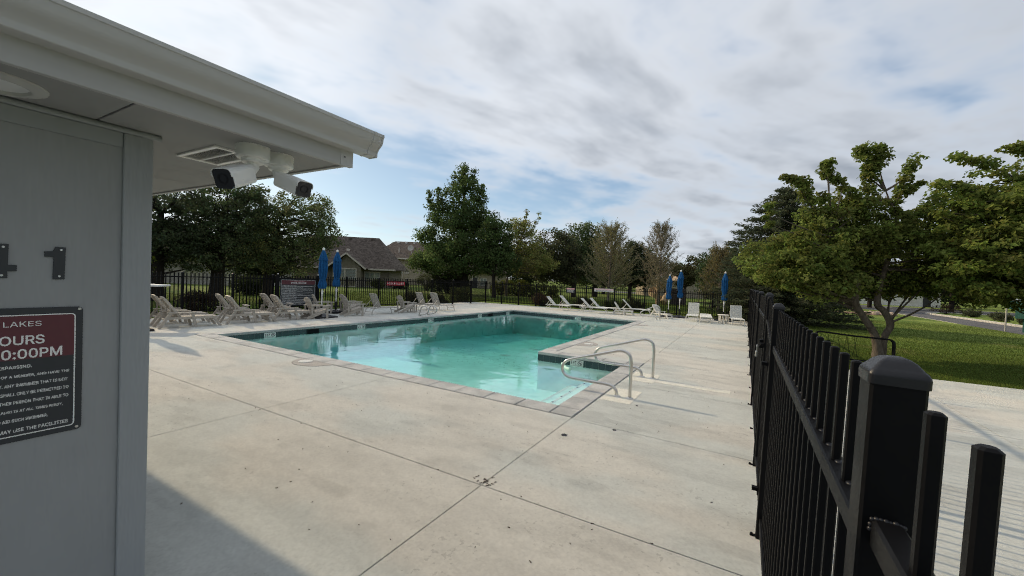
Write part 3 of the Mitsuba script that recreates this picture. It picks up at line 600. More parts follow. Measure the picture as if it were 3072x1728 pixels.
for t, y0, y1, z0, z1 in rows:
    put(hs, 'lettering', on_wall(mv(lettering(t, y0, y1, z0, z1, 0.0005, t != 'LAKES'), TR(0, 0, 0.0069))), 'sign_white')
for y, z in ((0.660, 1.518), (0.656, 0.956)): screw(hs, y, z, 0.0075, 0.006)

# ------------------------------------------------------------------ fences
def picket_mesh(z0, z1, s=0.018): return cbox(-s / 2, s / 2, -s / 2, s / 2, z0, z1, 0.003)
def post_mesh(z0, z1, s): return cbox(-s / 2, s / 2, -s / 2, s / 2, z0, z1, 0.004)
def cap_mesh(z, s):
    """a domed square post cap with a skirt and a shoulder"""
    def sq(k, zz, n=4):
        pts = []
        for cx, cy, a0 in ((1, 1, 0), (-1, 1, 90), (-1, -1, 180), (1, -1, 270)):
            rr_ = 0.22 * k
            for a in np.linspace(a0, a0 + 90, n): pts.append((cx * (k - rr_) + rr_ * math.cos(math.radians(a)), cy * (k - rr_) + rr_ * math.sin(math.radians(a)), zz))
        return pts
    prof = [(0.545, -0.016), (0.548, -0.003), (0.538, 0.001), (0.505, 0.0045), (0.49, 0.006), (0.455, 0.008), (0.435, 0.0095), (0.34, 0.0175), (0.23, 0.0225), (0.10, 0.0250), (0.02, 0.0255)]
    V = sum([sq(k * s, z + h_) for k, h_ in prof], []); n = 16; f = []
    for r in range(len(prof) - 1):
        for j in range(n):
            A, B = r * n + j, r * n + (j + 1) % n; f += [(A, B, B + n), (A, B + n, A + n)]
    f += [((len(prof) - 1) * n, (len(prof) - 1) * n + j, (len(prof) - 1) * n + j + 1) for j in range(1, n - 1)]
    return tm(V, f)
NFX = 0.203
def fence(label, posts, z_top, z_rail, spacing, z_bot=0.06, post=0.07, rail=(0.036, 0.036), skip=(), mids=()):
    k = thing('pool_fence', label, 'fence')
    pm = ply(picket_mesh(z_bot + 0.02, z_top, 0.030), 'iron_black'); po = ply(post_mesh(-0.02, z_top + 0.01, post), 'iron_black')
    cm = ply(cap_mesh(z_top + 0.01, post), 'plastic_black', smooth=35); sf = ply(mv(trimesh.creation.icosphere(subdivisions=1, radius=0.026), TR(0, 0, z_top + 0.045)), 'steel', smooth=True)
    for i, p in enumerate(posts):
        M = TR(p[0], p[1], 0)
        q = put(k, 'post', po, None, M); put(q, 'cap', cm, None, M)
    for i, (p, q_) in enumerate(zip(posts[:-1], posts[1:])):
        if i in skip: continue
        p, q_ = np.array(p), np.array(q_); L = np.linalg.norm(q_ - p); d = (q_ - p) / L; a = math.atan2(d[1], d[0])
        e0, e1 = p + d * post / 2, q_ - d * post / 2
        for z in (z_rail, z_bot + 0.08) + tuple(mids): put(k, 'rail', beam((*e0, z), (*e1, z), rail[0] + 0.006, rail[1]), 'iron_black')
        n = int(round(L / spacing)); w = L / n
        for j in range(1, n):
            x = p + d * w * j
            put(k, 'picket', pm, None, TR(x[0], x[1], 0) @ RZ(a))
    return k
# near fence: panels along x = 0.213
rf_ = thing('pool_fence', 'close black iron fence running along the right side of the deck away from the camera', 'fence')
PS = 0.066
po = ply(post_mesh(-0.02, 1.625, PS), 'iron_black'); cm = ply(cap_mesh(1.630, PS), 'plastic_black', smooth=35)
pk = ply(picket_mesh(0.085, 1.612), 'iron_black')
po_h = ply(post_mesh(-0.02, 1.680, 0.064), 'iron_black'); cm_h = ply(cap_mesh(1.69, 0.064), 'plastic_black', smooth=35); pk_h = ply(picket_mesh(0.085, 1.660), 'iron_black')
near_posts = [-1.66, 0.838, 3.36]
far_posts = [4.70, 7.10, 9.50, 11.90, 14.3, 16.7, 19.1, 21.5, 23.9]
weld = ply(mv(trimesh.creation.icosphere(subdivisions=1, radius=0.011), SC(0.8, 1.1, 0.6)), 'plastic_black', smooth=True)
foot = ply(cat([box(-0.034, 0.0, -0.012, 0.012, 0.0, 0.008), mv(trimesh.creation.cylinder(0.008, 0.012, sections=8), TR(-0.024, 0, 0.012))]), 'iron_black')
for y in near_posts:
    q = put(rf_, 'post', po, None, TR(NFX, y, 0)); put(q, 'cap', cm, None, TR(NFX, y, 0))
    put(q, 'foot_plate', foot, None, TR(NFX - PS / 2, y, 0))
def rail_mesh(y0, y1, z, w=0.038, t=0.040): return mv(cbox(-w / 2, w / 2, y0, y1, -t / 2, t / 2, 0.004), TR(NFX, 0, z))
for a, b in zip(near_posts[:-1], near_posts[1:]):
    for z in ((1.343 if a > 0 else 1.392), 0.13): put(rf_, 'rail', rail_mesh(a + PS / 2, b - PS / 2, z), 'iron_black')
    for y in (np.arange(1.070, 3.30, 0.118) if a > 0 else np.arange(0.673, -1.6, -0.122)):
        q = put(rf_, 'picket', pk, None, TR(NFX, y, 0)); put(q, 'weld', weld, None, TR(NFX + 0.004, y - 0.010, 1.362 if a > 0 else 1.411))
put(rf_, 'weld', cat([mv(trimesh.creation.icosphere(subdivisions=1, radius=r), TR(NFX + x, 0.838 - PS / 2 - 0.002, 1.410 + z)) for x, z, r in ((-0.018, 0.0, 0.0035), (-0.013, 0.001, 0.0042), (-0.008, 0.0015, 0.0036), (-0.002, 0.001, 0.0045), (0.003, 0.0005, 0.0038), (0.009, 0.0012, 0.0045), (0.014, 0.0, 0.0038), (0.018, -0.001, 0.004), (-0.0195, -0.008, 0.0035), (-0.0195, -0.015, 0.004))]), 'plastic_black', smooth=True)
for y in far_posts:
    q = put(rf_, 'post', po_h, None, TR(NFX, y, 0)); put(q, 'cap', cm_h, None, TR(NFX, y, 0)); put(q, 'foot_plate', foot, None, TR(NFX - 0.032, y, 0))
for a, b in zip(far_posts[:-1], far_posts[1:]):
    for z in (1.44, 0.13): put(rf_, 'rail', rail_mesh(a + 0.032, b - 0.032, z), 'iron_black')
    n = int(round((b - a) / 0.117)); w = (b - a) / n
    for j in range(1, n): put(rf_, 'picket', pk_h, None, TR(NFX, a + w * j, 0))
    put(rf_, 'foot_plate', foot, None, TR(NFX - 0.012, (a + b) / 2, 0))
# the gate between them, its top rail sweeping up to the taller side
gt = thing('fence_gate', 'black iron gate with a swept top rail and a padlock in the near fence', 'gate')
gy0, gy1 = 3.44, 4.56
swp = lambda y: 1.343 + 0.10 * (0.5 - 0.5 * math.cos(PI * min(1, max(0, (y - gy0 - 0.25) / (gy1 - gy0 - 0.35)))))
ys_ = np.linspace(gy0, gy1, 22); V = []; F = []
for i, y in enumerate(ys_):
    z = swp(y); V += [(NFX - 0.018, y, z - 0.02), (NFX + 0.018, y, z - 0.02), (NFX + 0.018, y, z + 0.02), (NFX - 0.018, y, z + 0.02)]
    if i:
        for j in range(4):
            A, B = (i - 1) * 4 + j, (i - 1) * 4 + (j + 1) % 4; F += [(A, B, B + 4), (A, B + 4, A + 4)]
g_ = tm(V, F); g_.fix_normals(); put(gt, 'top_rail', g_, 'iron_black', smooth=25)
put(gt, 'rail', rail_mesh(gy0 + 0.02, gy1 - 0.02, 0.13), 'iron_black')
def stile(y, z1, s=0.05): return mv(cat([cbox(-s / 2, s / 2, -s / 2, s / 2, 0.06, z1, 0.006), mv(lathe([(s * 0.5, 0), (s * 0.46, 0.014), (s * 0.3, 0.024), (0.002, 0.028)], 16), TR(0, 0, z1 - 0.006))]), TR(NFX, y, 0))
put(gt, 'stile', stile(gy0, 1.60), 'iron_black', smooth=30); put(gt, 'stile', stile(gy1, 1.66), 'iron_black', smooth=30)
gp = [gy0 + 0.118 * k for k in range(1, 9)]
for y in gp: put(gt, 'picket', picket_mesh(0.085, 1.612 + (swp(y) - 1.343) * 0.5), 'iron_black', TR(NFX, y, 0))
put(gt, 'hinge', cat([mv(trimesh.creation.cylinder(0.012, 0.09, sections=12), TR(NFX - 0.03, 3.405, z)) for z in (1.22, 0.32)] + [box(NFX - 0.075, NFX - 0.02, 3.385, 3.42, z - 0.012, z + 0.012) for z in (1.22, 0.32)]), 'iron_black')
put(gt, 'latch', cat([box(NFX - 0.055, NFX - 0.025, 4.50, 4.72, 1.205, 1.235), box(NFX - 0.06, NFX - 0.02, 4.59, 4.64, 1.18, 1.26)]), 'iron_black')
pl = thing('padlock', 'small steel padlock hanging from the fence gate latch', 'padlock')
put(pl, 'body', mv(cbox(-0.012, 0.012, -0.028, 0.028, 1.095, 1.150, 0.006), TR(NFX - 0.075, 4.60, 0)), 'steel')
put(pl, 'shackle', mv(tube([(0, 0.018 * math.cos(a), 1.185 + 0.02 * math.sin(a)) for a in np.linspace(0, PI, 9)], 0.005, 8), TR(NFX - 0.075, 4.60, 0)), 'steel', smooth=True)
put(pl, 'shackle', mv(cat([tube([(0, s * 0.018, 1.145), (0, s * 0.018, 1.187)], 0.005, 8) for s in (-1, 1)]), TR(NFX - 0.075, 4.60, 0)), 'steel', smooth=True)
# the whole run leans outwards by about a degree
LEAN = TR(NFX, 0, 1.6) @ RY(0.0175) @ TR(-NFX, 0, -1.6)
for k in list(scene):
    if k.split('__')[0] in (rf_, gt, pl):
        d = scene[k]; M0 = np.array(d['to_world'].matrix, float) if 'to_world' in d else np.eye(4)
        scene[k] = {**d, 'to_world': T(LEAN @ M0)}
# left and far fences
left_posts = [(-16.66, 4.4), (-16.56, 6.44), (-16.44, 7.95), (-16.33, 9.35), (-16.22, 10.78), (-16.08, 12.63), (-15.95, 14.43), (-15.82, 16.25), (-15.68, 18.1), (-15.55, 19.9), (-15.45, 21.65), (-15.38, 23.3)]
far_line = [(-15.38, 23.3), (-14.16, 23.4), (-12.95, 23.55), (-11.75, 23.70), (-10.10, 23.85), (-8.48, 24.0), (-6.78, 24.2), (-5.06, 24.4), (-3.33, 24.6), (-1.54, 24.82), (0.16, 25.0)]
left_all = [(-17.0, -1.5), (-16.9, 0.5), (-16.78, 2.4)] + left_posts
fence('black iron fence behind the left row of tan chairs', left_all, 1.47, 1.33, 0.113)
fence('black iron fence along the far end of the pool', far_line, 1.44, 1.30, 0.115)
ball = ply(mv(trimesh.creation.icosphere(subdivisions=1, radius=0.028), TR(0, 0, 1.545)), 'steel', smooth=True)

# signs on the fences and the pool rules board
def board(p, q, z0, z1, out, t=0.006):
    """frame with x running from p to q (as read) at height 0"""
    p, q = np.array(p, float), np.array(q, float); d = (q - p) / np.linalg.norm(q - p)
    n = np.array([d[1], -d[0]]); o = p + n * out
    return frame_xy((o[0], o[1], 0), (d[0], d[1], 0), (n[0], n[1], 0)), float(np.linalg.norm(q - p))
M, W = board((-15.95, 14.88), (-15.86, 16.1), 1.12, 1.31, 0.03)
k = thing('fence_sign', 'red NO DIVING ALLOWED sign with white capitals on the left fence', 'sign')
put(k, 'panel', box(0, W, 1.115, 1.315, 0, 0.005), 'sign_red', M); put(k, 'lettering', mv(lettering('NO DIVING ALLOWED', 0.07, W - 0.07, 1.165, 1.262, 0.001), TR(0, 0, 0.0055)), 'sign_white', M)
M, W = board((-8.0, 24.06), (-6.85, 24.19), 1.15, 1.34, 0.03)
k = thing('fence_sign', 'faded pink NO DIVING ALLOWED MAXIMUM DEPTH sign on the far fence', 'sign')
put(k, 'panel', box(0, W, 1.16, 1.355, 0, 0.005), 'marker_white', M); put(k, 'header', box(0.012, W - 0.012, 1.262, 1.345, 0.0055, 0.0062), 'sign_pink', M)
put(k, 'lettering', mv(lettering('NO DIVING ALLOWED', 0.05, W - 0.05, 1.272, 1.335, 0.0006), TR(0, 0, 0.0068)), 'sign_white', M)
put(k, 'lettering', mv(lettering('MAXIMUM DEPTH 5FT', 0.12, W - 0.12, 1.182, 1.240, 0.0006), TR(0, 0, 0.0056)), 'ink_black', M)
M, W = board((-9.72, 23.86), (-9.20, 23.92), 1.0, 1.3, 0.03)
k = thing('fence_sign', 'small dark notice with pinkish header on the far fence', 'sign')
put(k, 'panel', box(0, W, 0.985, 1.30, 0, 0.005), 'sign_dark', M); put(k, 'header', box(0.01, W - 0.01, 1.20, 1.29, 0.0055, 0.0062), 'sign_pink', M)
put(k, 'text_rows', cat([box(0.05, W - 0.05 - 0.03 * (j % 3), 1.165 - 0.032 * j, 1.176 - 0.032 * j, 0.0055, 0.006) for j in range(5)]), 'sign_white', M, kind='stuff')
rb = thing('rules_board', 'tall dark POOL RULES board with maroon header between two black posts', 'sign')
M, W = board((-15.88, 9.38), (-15.80, 10.84), 0.3, 1.4, 0.02)
for x in (-0.10, W + 0.10):
    q = put(rb, 'post', box(x - 0.045, x + 0.045, -0.02, 1.50, -0.05, 0.04), 'iron_black', M)
    put(q, 'finial', mv(trimesh.creation.icosphere(subdivisions=2, radius=0.032), TR(x, 1.53, 0)), 'steel', M, smooth=True)
put(rb, 'panel', box(0, W, 0.27, 1.325, -0.01, 0.01), 'sign_dark', M)
put(rb, 'top_bar', box(-0.055, W + 0.055, 1.327, 1.38, -0.02, 0.02), 'iron_black', M); put(rb, 'bottom_bar', box(-0.055, W + 0.055, 0.22, 0.268, -0.02, 0.02), 'iron_black', M)
put(rb, 'border_line', mv(prism(rr(0.03, W - 0.03, 0.30, 1.305, 0.03).difference(rr(0.038, W - 0.038, 0.308, 1.297, 0.025)), 0.0008, 0.0105), TR(0, 0, 0)), 'sign_white', M)
put(rb, 'header', box(0.04, W - 0.04, 1.125, 1.296, 0.0105, 0.0112), 'sign_maroon', M)
put(rb, 'lettering', mv(lettering('POOL RULES', 0.42, W - 0.42, 1.150, 1.222, 0.0008), TR(0, 0, 0.0118)), 'sign_white', M)
put(rb, 'header_line', cat([box(0.55 + 0.035 * j, 0.575 + 0.035 * j, 1.252, 1.268, 0.0118, 0.0124) for j in range(12)]), 'sign_pink', M, kind='stuff')
rt = np.random.default_rng(3); tx = []
for j in range(27):
    z = 1.085 - 0.0285 * j; x = 0.075; end = W - rt.choice([0.10, 0.12, 0.25, 0.55, 0.8, 0.14])
    while x < end - 0.03:
        w_ = rt.uniform(0.02, 0.06); tx.append(box(x, min(x + w_, end), z, z + 0.008, 0.0105, 0.0111)); x += w_ + 0.007
put(rb, 'text_rows', cat(tx), 'sign_white', M, kind='stuff')

# ------------------------------------------------------------------ chairs, tables, umbrellas
def chaise_kit(m):
    """slatted resin chaise: foot towards +x, head towards -x"""
    K = Kit()
    for s in (-1, 1):
        y = s * 0.29
        K.add('side_rail', beam((0.22, y, 0.33), (1.62, y, 0.33), 0.034, 0.085), m)
        K.add('leg', beam((-0.02, y + s * 0.035, 0.0), (0.30, y + s * 0.035, 0.52), 0.03, 0.085), m)
        K.add('leg', beam((0.98, y + s * 0.035, 0.0), (0.86, y + s * 0.035, 0.50), 0.03, 0.085), m)
        K.add('leg', beam((1.70, y + s * 0.002, 0.0), (1.46, y + s * 0.002, 0.36), 0.036, 0.08), m)
        K.add('arm', cbox(0.20, 0.98, y - 0.05 + s * 0.035, y + 0.05 + s * 0.035, 0.50, 0.526, 0.006), m)
    K.add('seat_slats', cat([cbox(x, x + 0.088, -0.272, 0.272, 0.352, 0.374, 0.004) for x in np.arange(0.56, 1.60, 0.104)]), m, kind='stuff')
    d = np.array([-0.44, 0, 0.64]); d /= np.linalg.norm(d); b = np.array([0.56, 0, 0.34])
    for s in (-1, 1):
        K.add('back_stile', beam(b + (0, s * 0.255, 0), b + d * 0.76 + (0, s * 0.255, 0), 0.04, 0.05, (1, 0, 0.6)), m)
    sl = []
    for k in range(8):
        c = b + d * (0.06 + 0.093 * k); sl.append(mv(cbox(-0.039, 0.039, -0.275, 0.275, 0.022, 0.044, 0.004), np.array([[d[0], 0, d[2], c[0]], [0, 1, 0, c[1]], [d[2], 0, -d[0], c[2]], [0, 0, 0, 1.0]])))
    K.add('back_slats', cat(sl), m, kind='stuff')
    arch = Polygon([(x, 0.0) for x in (-0.275, 0.275)] + [(0.275 * math.cos(a), 0.03 + 0.055 * math.sin(a)) for a in np.linspace(0, PI, 12)])
    top = b + d * 0.76
    K.add('top_slat', mv(prism(arch, 0.03), np.array([[0, d[0], d[2], top[0]], [1, 0, 0, 0], [0, d[2], -d[0], top[2]], [0, 0, 0, 1.0]])), m)
    for s in (-1, 1): K.add('back_prop', beam((0.30, s * 0.24, 0.36), b + d * 0.5 + (0, s * 0.24, 0), 0.025, 0.03), m)
    K.add('stretcher', cbox(0.16, 0.20, -0.30, 0.30, 0.24, 0.31), m); K.add('stretcher', cbox(1.52, 1.56, -0.28, 0.28, 0.24, 0.30), m)
    for s in (-1, 1): K.add('wheel', mv(trimesh.creation.cylinder(0.06, 0.05, sections=14), TR(0.42, s * 0.2, 0.20) @ RX(PI / 2)), m, smooth=40)
    return K
def adirondack_kit(m):
    K = Kit()
    for s in (-1, 1):
        y = s * 0.29
        K.add('stringer', cat([beam((-0.32, y * 0.9, 0.035), (0.56, y * 0.9, 0.36), 0.026, 0.12)]), m)
        K.add('leg', cbox(0.50, 0.60, y - 0.014 + s * 0.02, y + 0.014 + s * 0.02, 0.0, 0.555), m)
        K.add('arm', mv(prism(Polygon([(-0.16, -0.045), (0.50, -0.075), (0.66, -0.07), (0.69, 0), (0.66, 0.07), (0.50, 0.075), (-0.16, 0.045)]), 0.024, 0.556), TR(0, y + s * 0.035, 0)), m)
        K.add('arm_support', beam((-0.10, y, 0.13), (-0.12, y, 0.556), 0.024, 0.07, (1, 0, 0)), m)
    K.add('seat_slats', cat([mv(cbox(-0.042, 0.042, -0.27, 0.27, 0, 0.022), TR(x, 0, 0.235 + 0.29 * x) @ RY(-0.30)) for x in np.arange(0.06, 0.60, 0.094)]), m, kind='stuff')
    d = np.array([-0.36, 0, 0.80]); d /= np.linalg.norm(d); b = np.array([0.06, 0, 0.235])
    F = lambda poly, z, h: mv(prism(poly, h, z), np.array([[0, d[0], d[2], b[0]], [1, 0, 0, 0], [0, d[2], -d[0], b[2]], [0, 0, 0, 1.0]]))
    for k in range(7):
        x0 = -0.2625 + 0.075 * k; x1 = x0 + 0.069
        hgt = lambda x: 0.56 + 0.20 * math.sqrt(max(0.0, 1 - (x / 0.30) ** 2))
        w = 0.82
        K.add('back_slat', F(Polygon([(x0 * w, 0), (x1 * w, 0), (x1, hgt(x1)), ((x0 + x1) / 2, hgt((x0 + x1) / 2) + 0.004), (x0, hgt(x0))]), 0.0, 0.02), m)
    for z, wd in ((0.10, 0.25), (0.36, 0.30), (0.56, 0.26)): K.add('back_batten', F(sbox(-wd, z, wd, z + 0.06), -0.024, 0.022), m)
    return K
def strap_kit(ms, mt, back=58, short=False):
    """tube lounge with vinyl straps: foot towards +x"""
    K = Kit(); hw = 0.30
    a = math.radians(back); bl = 0.74; hx, hz = 0.62, 0.34
    bx, bz = hx - bl * math.cos(a), hz + bl * math.sin(a)
    for s in (-1, 1):
        y = s * hw
        K.add('side_tube', tube([(0.05, y, hz - 0.01), (hx, y, hz), (1.70, y, hz - 0.005)], 0.017, 8), mt, smooth=True)
        K.add('back_tube', tube([(hx, y * 0.94, hz + 0.01), (bx, y * 0.94, bz)], 0.015, 8), mt, smooth=True)
        K.add('leg', tube(smooth_path([(0.34, y, hz - 0.02), (0.20, y, hz - 0.06), (0.14, y, 0.16), (0.10, y, 0.0)], 4), 0.017, 8), mt, smooth=True)
        K.add('leg', tube(smooth_path([(1.40, y, hz - 0.02), (1.58, y, hz - 0.04), (1.66, y, 0.16), (1.70, y, 0.0)], 4), 0.017, 8), mt, smooth=True)
        K.add('back_prop', tube([(0.12, y * 1.02, hz), (hx - 0.40 * math.cos(a), y * 1.02, hz + 0.40 * math.sin(a))], 0.012, 6), mt, smooth=True)
    K.add('foot_tube', tube([(1.70, -hw, hz - 0.005), (1.70, hw, hz - 0.005)], 0.017, 8), mt, smooth=40); K.add('head_tube', tube([(bx, -hw * 0.94, bz), (bx, hw * 0.94, bz)], 0.015, 8), mt, smooth=40)
    for x_, z_ in ((0.14, 0.14), (1.655, 0.17)): K.add('cross_tube', tube([(x_, -hw, z_), (x_, hw, z_)], 0.012, 6), mt, smooth=40)
    K.add('seat_straps', cat([box(x, x + 0.046, -hw - 0.012, hw + 0.012, hz + 0.012, hz + 0.020) for x in np.arange(hx + 0.02, 1.66, 0.064)]), ms, kind='stuff')
    d = np.array([-math.cos(a), 0, math.sin(a)])
    bs = []
    for t in np.arange(0.04, bl - 0.03, 0.060):
        c = np.array([hx, 0, hz]) + d * t
        bs.append(mv(box(-0.022, 0.022, -hw, hw, 0.012, 0.020), np.array([[d[0], 0, d[2], c[0]], [0, 1, 0, 0], [d[2], 0, -d[0], c[2]], [0, 0, 0, 1.0]])))
    K.add('back_straps', cat(bs), ms, kind='stuff')
    return K
def xtable_kit(m):
    K = Kit()
    for s in (-1, 1):
        K.add('leg', cat([beam((-0.24, s * 0.2, 0), (0.24, s * 0.2, 0.47), 0.022, 0.05)]), m); K.add('leg', beam((0.24, s * 0.17, 0), (-0.24, s * 0.17, 0.47), 0.022, 0.05), m)
    K.add('top_slats', cat([cbox(x, x + 0.07, -0.24, 0.24, 0.47, 0.49) for x in (-0.30, -0.215, 0.15, 0.235)]), m, kind='stuff')
    return K
def round_table_kit(m):
    K = Kit()
    K.add('tabletop', mv(lathe([(0.25, 0.0), (0.265, 0.01), (0.265, 0.026), (0.25, 0.034), (0.002, 0.034)], 30), TR(0, 0, 0.42)), m, smooth=40)
    for a in range(8):
        t = a * PI / 4 + 0.2; K.add('leg', beam((0.19 * math.cos(t), 0.19 * math.sin(t), 0), (0.19 * math.cos(t), 0.19 * math.sin(t), 0.42), 0.03, 0.05, (math.cos(t), math.sin(t), 0)), m)
    K.add('shelf', mv(lathe([(0.2, 0), (0.2, 0.02), (0.002, 0.02)], 24), TR(0, 0, 0.16)), m, smooth=40)
    return K
CH, AD = chaise_kit('resin_tan'), adirondack_kit('resin_tan')
ST, SW = strap_kit('strap_taupe', 'tube_taupe', 66), strap_kit('strap_white', 'tube_white', 46)
SWF = strap_kit('strap_white', 'tube_white', 30)
XT = xtable_kit('resin_tan')
GL = 'tan slatted chaises on the left deck'
CH.place('chaise_lounge', 'tan slatted chaise at far left, nearest the pool, beside the wall corner', 'chaise lounge', at(-13.72, 4.78, 0, 82, 0.82), GL)
CH.place('chaise_lounge', 'tan slatted chaise at far left, behind the one by the wall corner', 'chaise lounge', at(-14.62, 4.90, 0, 84, 0.82), GL)
CH.place('chaise_lounge', 'tan slatted chaise nearer the pool in the second pair from the left', 'chaise lounge', at(-13.68, 6.38, 0, 84, 0.82), GL)
CH.place('chaise_lounge', 'tan slatted chaise nearer the fence in the second pair from the left', 'chaise lounge', at(-14.58, 6.52, 0, 84, 0.82), GL)
CH.place('chaise_lounge', 'tan slatted chaise nearer the pool, just left of the rules board', 'chaise lounge', at(-13.66, 7.75, 0, 85, 0.82), GL)
CH.place('chaise_lounge', 'tan slatted chaise nearer the fence, just left of the rules board', 'chaise lounge', at(-14.55, 7.90, 0, 85, 0.82), GL)
GA = 'tan fan-back chairs on the left deck'
AD.place('adirondack_chair', 'tan fan-back chair left of the pair of blue umbrellas, nearest the pool', 'adirondack chair', at(-13.45, 9.10, 0, 84, 0.83), GA)
AD.place('adirondack_chair', 'tan fan-back chair behind the left one of the pair of blue umbrellas', 'adirondack chair', at(-14.9, 10.35, 0, 70, 0.83), GA)
AD.place('adirondack_chair', 'tan fan-back chair right of the pair of blue umbrellas, nearest the pool', 'adirondack chair', at(-13.50, 10.72, 0, 74, 0.83), GA)
AD.place('adirondack_chair', 'tan fan-back chair behind the one right of the blue umbrellas', 'adirondack chair', at(-14.35, 11.25, 0, 78, 0.86), GA)
AD.place('adirondack_chair', 'tan fan-back chair between the taupe strap lounges on the left', 'adirondack chair', at(-13.30, 13.42, 0, 78, 0.83), GA)
GS = 'taupe strap lounges on the left deck'
ST.place('strap_lounge', 'taupe strap lounge right of the fan-back chairs below the red sign', 'chaise lounge', at(-13.45, 11.55, 0, 83, 0.84), GS)
ST.place('strap_lounge', 'taupe strap lounge beside the pool ladder, the taller of the pair', 'chaise lounge', at(-13.12, 14.92, 0, 80, 0.86), GS)
ST.place('strap_lounge', 'taupe strap lounge beside the pool ladder, the left one of the pair', 'chaise lounge', at(-13.98, 14.85, 0, 80, 0.84), GS)
XT.place('folding_table', 'small tan cross-legged table between the second and third chaise pairs', 'side table', at(-14.7, 7.30, 0, 75, 0.95), 'small tan folding tables')
XT.place('folding_table', 'small tan cross-legged table in front of the rules board', 'side table', at(-14.9, 8.95, 0, 75, 0.95), 'small tan folding tables')
XT.place('folding_table', 'small tan cross-legged table beside the strap lounge, right of the umbrellas', 'side table', at(-14.9, 12.15, 0, 75, 0.85), 'small tan folding tables')
round_table_kit('resin_tan').place('side_table', 'small tan side table right of the last fan-back chair', 'side table', at(-13.35, 14.18, 0, 10, 0.78))
GW = 'white strap lounges along the far end of the pool'
SW.place('strap_lounge', 'white strap lounge at the far end, leftmost of the row', 'chaise lounge', at(-10.22, 22.0, 0, 6, 0.86), GW)
SW.place('strap_lounge', 'white strap lounge at the far end, second from the left with raised back', 'chaise lounge', at(-9.72, 22.75, 0, 6, 0.94), GW)
SW.place('strap_lounge', 'white strap lounge at the far end, third from the left', 'chaise lounge', at(-8.10, 21.95, 0, 8, 0.90), GW)
SW.place('strap_lounge', 'white strap lounge at the far end, fourth from the left', 'chaise lounge', at(-7.78, 22.55, 0, 6, 0.92), GW)
CHW = chaise_kit('resin_white')
CHW.place('chaise_lounge', 'low pale slatted chaise in the middle of the far row', 'chaise lounge', at(-6.30, 22.35, 0, 8, 0.66))
SW.place('strap_lounge', 'white strap lounge at the far end, left of the far handrail', 'chaise lounge', at(-6.05, 22.95, 0, 10, 0.95), GW)
CHW.place('chaise_lounge', 'pale slatted chaise partly behind the far handrail', 'chaise lounge', at(-4.25, 22.65, 0, -28, 0.66))
def front_chair(name, label, x, y, a, s, kit): return kit.place(name, label, 'chaise lounge', at(x, y, 0, a, s))
def lounge_at_foot(kit, label, fx, fy, a, s, L=1.70):
    x, y = fx - L * s * math.cos(math.radians(a)), fy - L * s * math.sin(math.radians(a)); return kit.place('chaise_lounge', label, 'chaise lounge', at(x, y, 0, a, s), 'white lounges facing the camera')
SWU = strap_kit('strap_white', 'tube_white', 72)
lounge_at_foot(SWU, 'white strap lounge facing the camera, right of the two far umbrellas', -2.22, 21.60, -88, 0.84)
lounge_at_foot(strap_kit('strap_white', 'tube_white', 6), 'white strap lounge with its back laid flat beside the round table', -1.55, 21.25, -84, 0.84)
lounge_at_foot(SWU, 'white strap lounge facing the camera, nearest the right fence', -0.22, 21.38, -82, 0.84)
round_table_kit('resin_white').place('round_table', 'small round pale table under the rightmost blue umbrella', 'side table', at(-0.88, 22.03, 0, 0, 0.95))

def umbrella_kit(seed):
    r_ = np.random.default_rng(seed); K = Kit(); ph0 = r_.uniform(0, 6)
    K.add('pole', tube([(0, 0, 0.35), (0, 0, 2.52)], 0.021, 12), 'pole_white', smooth=40)
    K.add('crank', cat([mv(trimesh.creation.cylinder(0.034, 0.14, sections=14), TR(0, 0, 0.93)), box(0.02, 0.07, -0.012, 0.012, 0.95, 0.975)]), 'pole_white', smooth=40)
    K.add('sleeve', mv(trimesh.creation.cylinder(0.036, 0.44, sections=14), TR(0, 0, 0.24)), 'plastic_black', smooth=40)
    bs = K.add('base', cat([cbox(-0.42, 0.42, -0.42, 0.42, 0.0, 0.06, 0.02), mv(lathe([(0.30, 0), (0.10, 0.06), (0.05, 0.07), (0.002, 0.07)], 20), TR(0, 0, 0.06))]), 'plastic_black')
    prof = [(0.05, 1.06), (0.105, 1.075), (0.135, 1.16), (0.125, 1.28), (0.088, 1.38), (0.082, 1.41), (0.10, 1.48), (0.122, 1.65), (0.130, 1.85), (0.124, 2.05), (0.118, 2.14)]
    n = len(prof); f = lambda a, k: 1 + (0.24 if 3 < k else 0.16) * np.sin(8 * a + ph0 + 0.35 * math.sin(k * 1.3)) + 0.10 * np.sin(3 * a + ph0 * 2 + k * 0.5) + 0.05 * np.sin(17 * a + k)
    body = lathe(prof, 96, f); v = body.vertices; v[:, 0] += 0.018 * np.sin(v[:, 2] * 3 + ph0); body.vertices = v
    cap = lathe([(0.112, 2.10), (0.150, 2.105), (0.128, 2.18), (0.105, 2.28), (0.070, 2.40), (0.036, 2.49)], 96, lambda a, k: 1 + 0.16 * np.sin(8 * a + ph0) * (1 if k < 4 else 0.5) + 0.05 * np.sin(3 * a))
    K.add('canopy', body, 'canvas_blue', smooth=True); K.add('canopy_cap', cap, 'canvas_blue', smooth=True)
    K.add('tie', mv(lathe([(0.094, 0), (0.10, 0.006), (0.10, 0.028), (0.094, 0.034)], 32), TR(0, 0, 1.385)), 'canvas_blue', smooth=True)
    K.add('finial', lathe([(0.03, 2.48), (0.045, 2.50), (0.045, 2.54), (0.03, 2.575), (0.002, 2.585)], 20), 'pole_white', smooth=40)
    return K
GU = 'closed blue patio umbrellas'
def tilt(x, y, s, lx=0.0, ly=0.0, sz=1.0):
    M = at(x, y, 0, 0, s) @ SC(1, 1, sz); R_ = RX(ly) @ RY(lx); return M @ R_
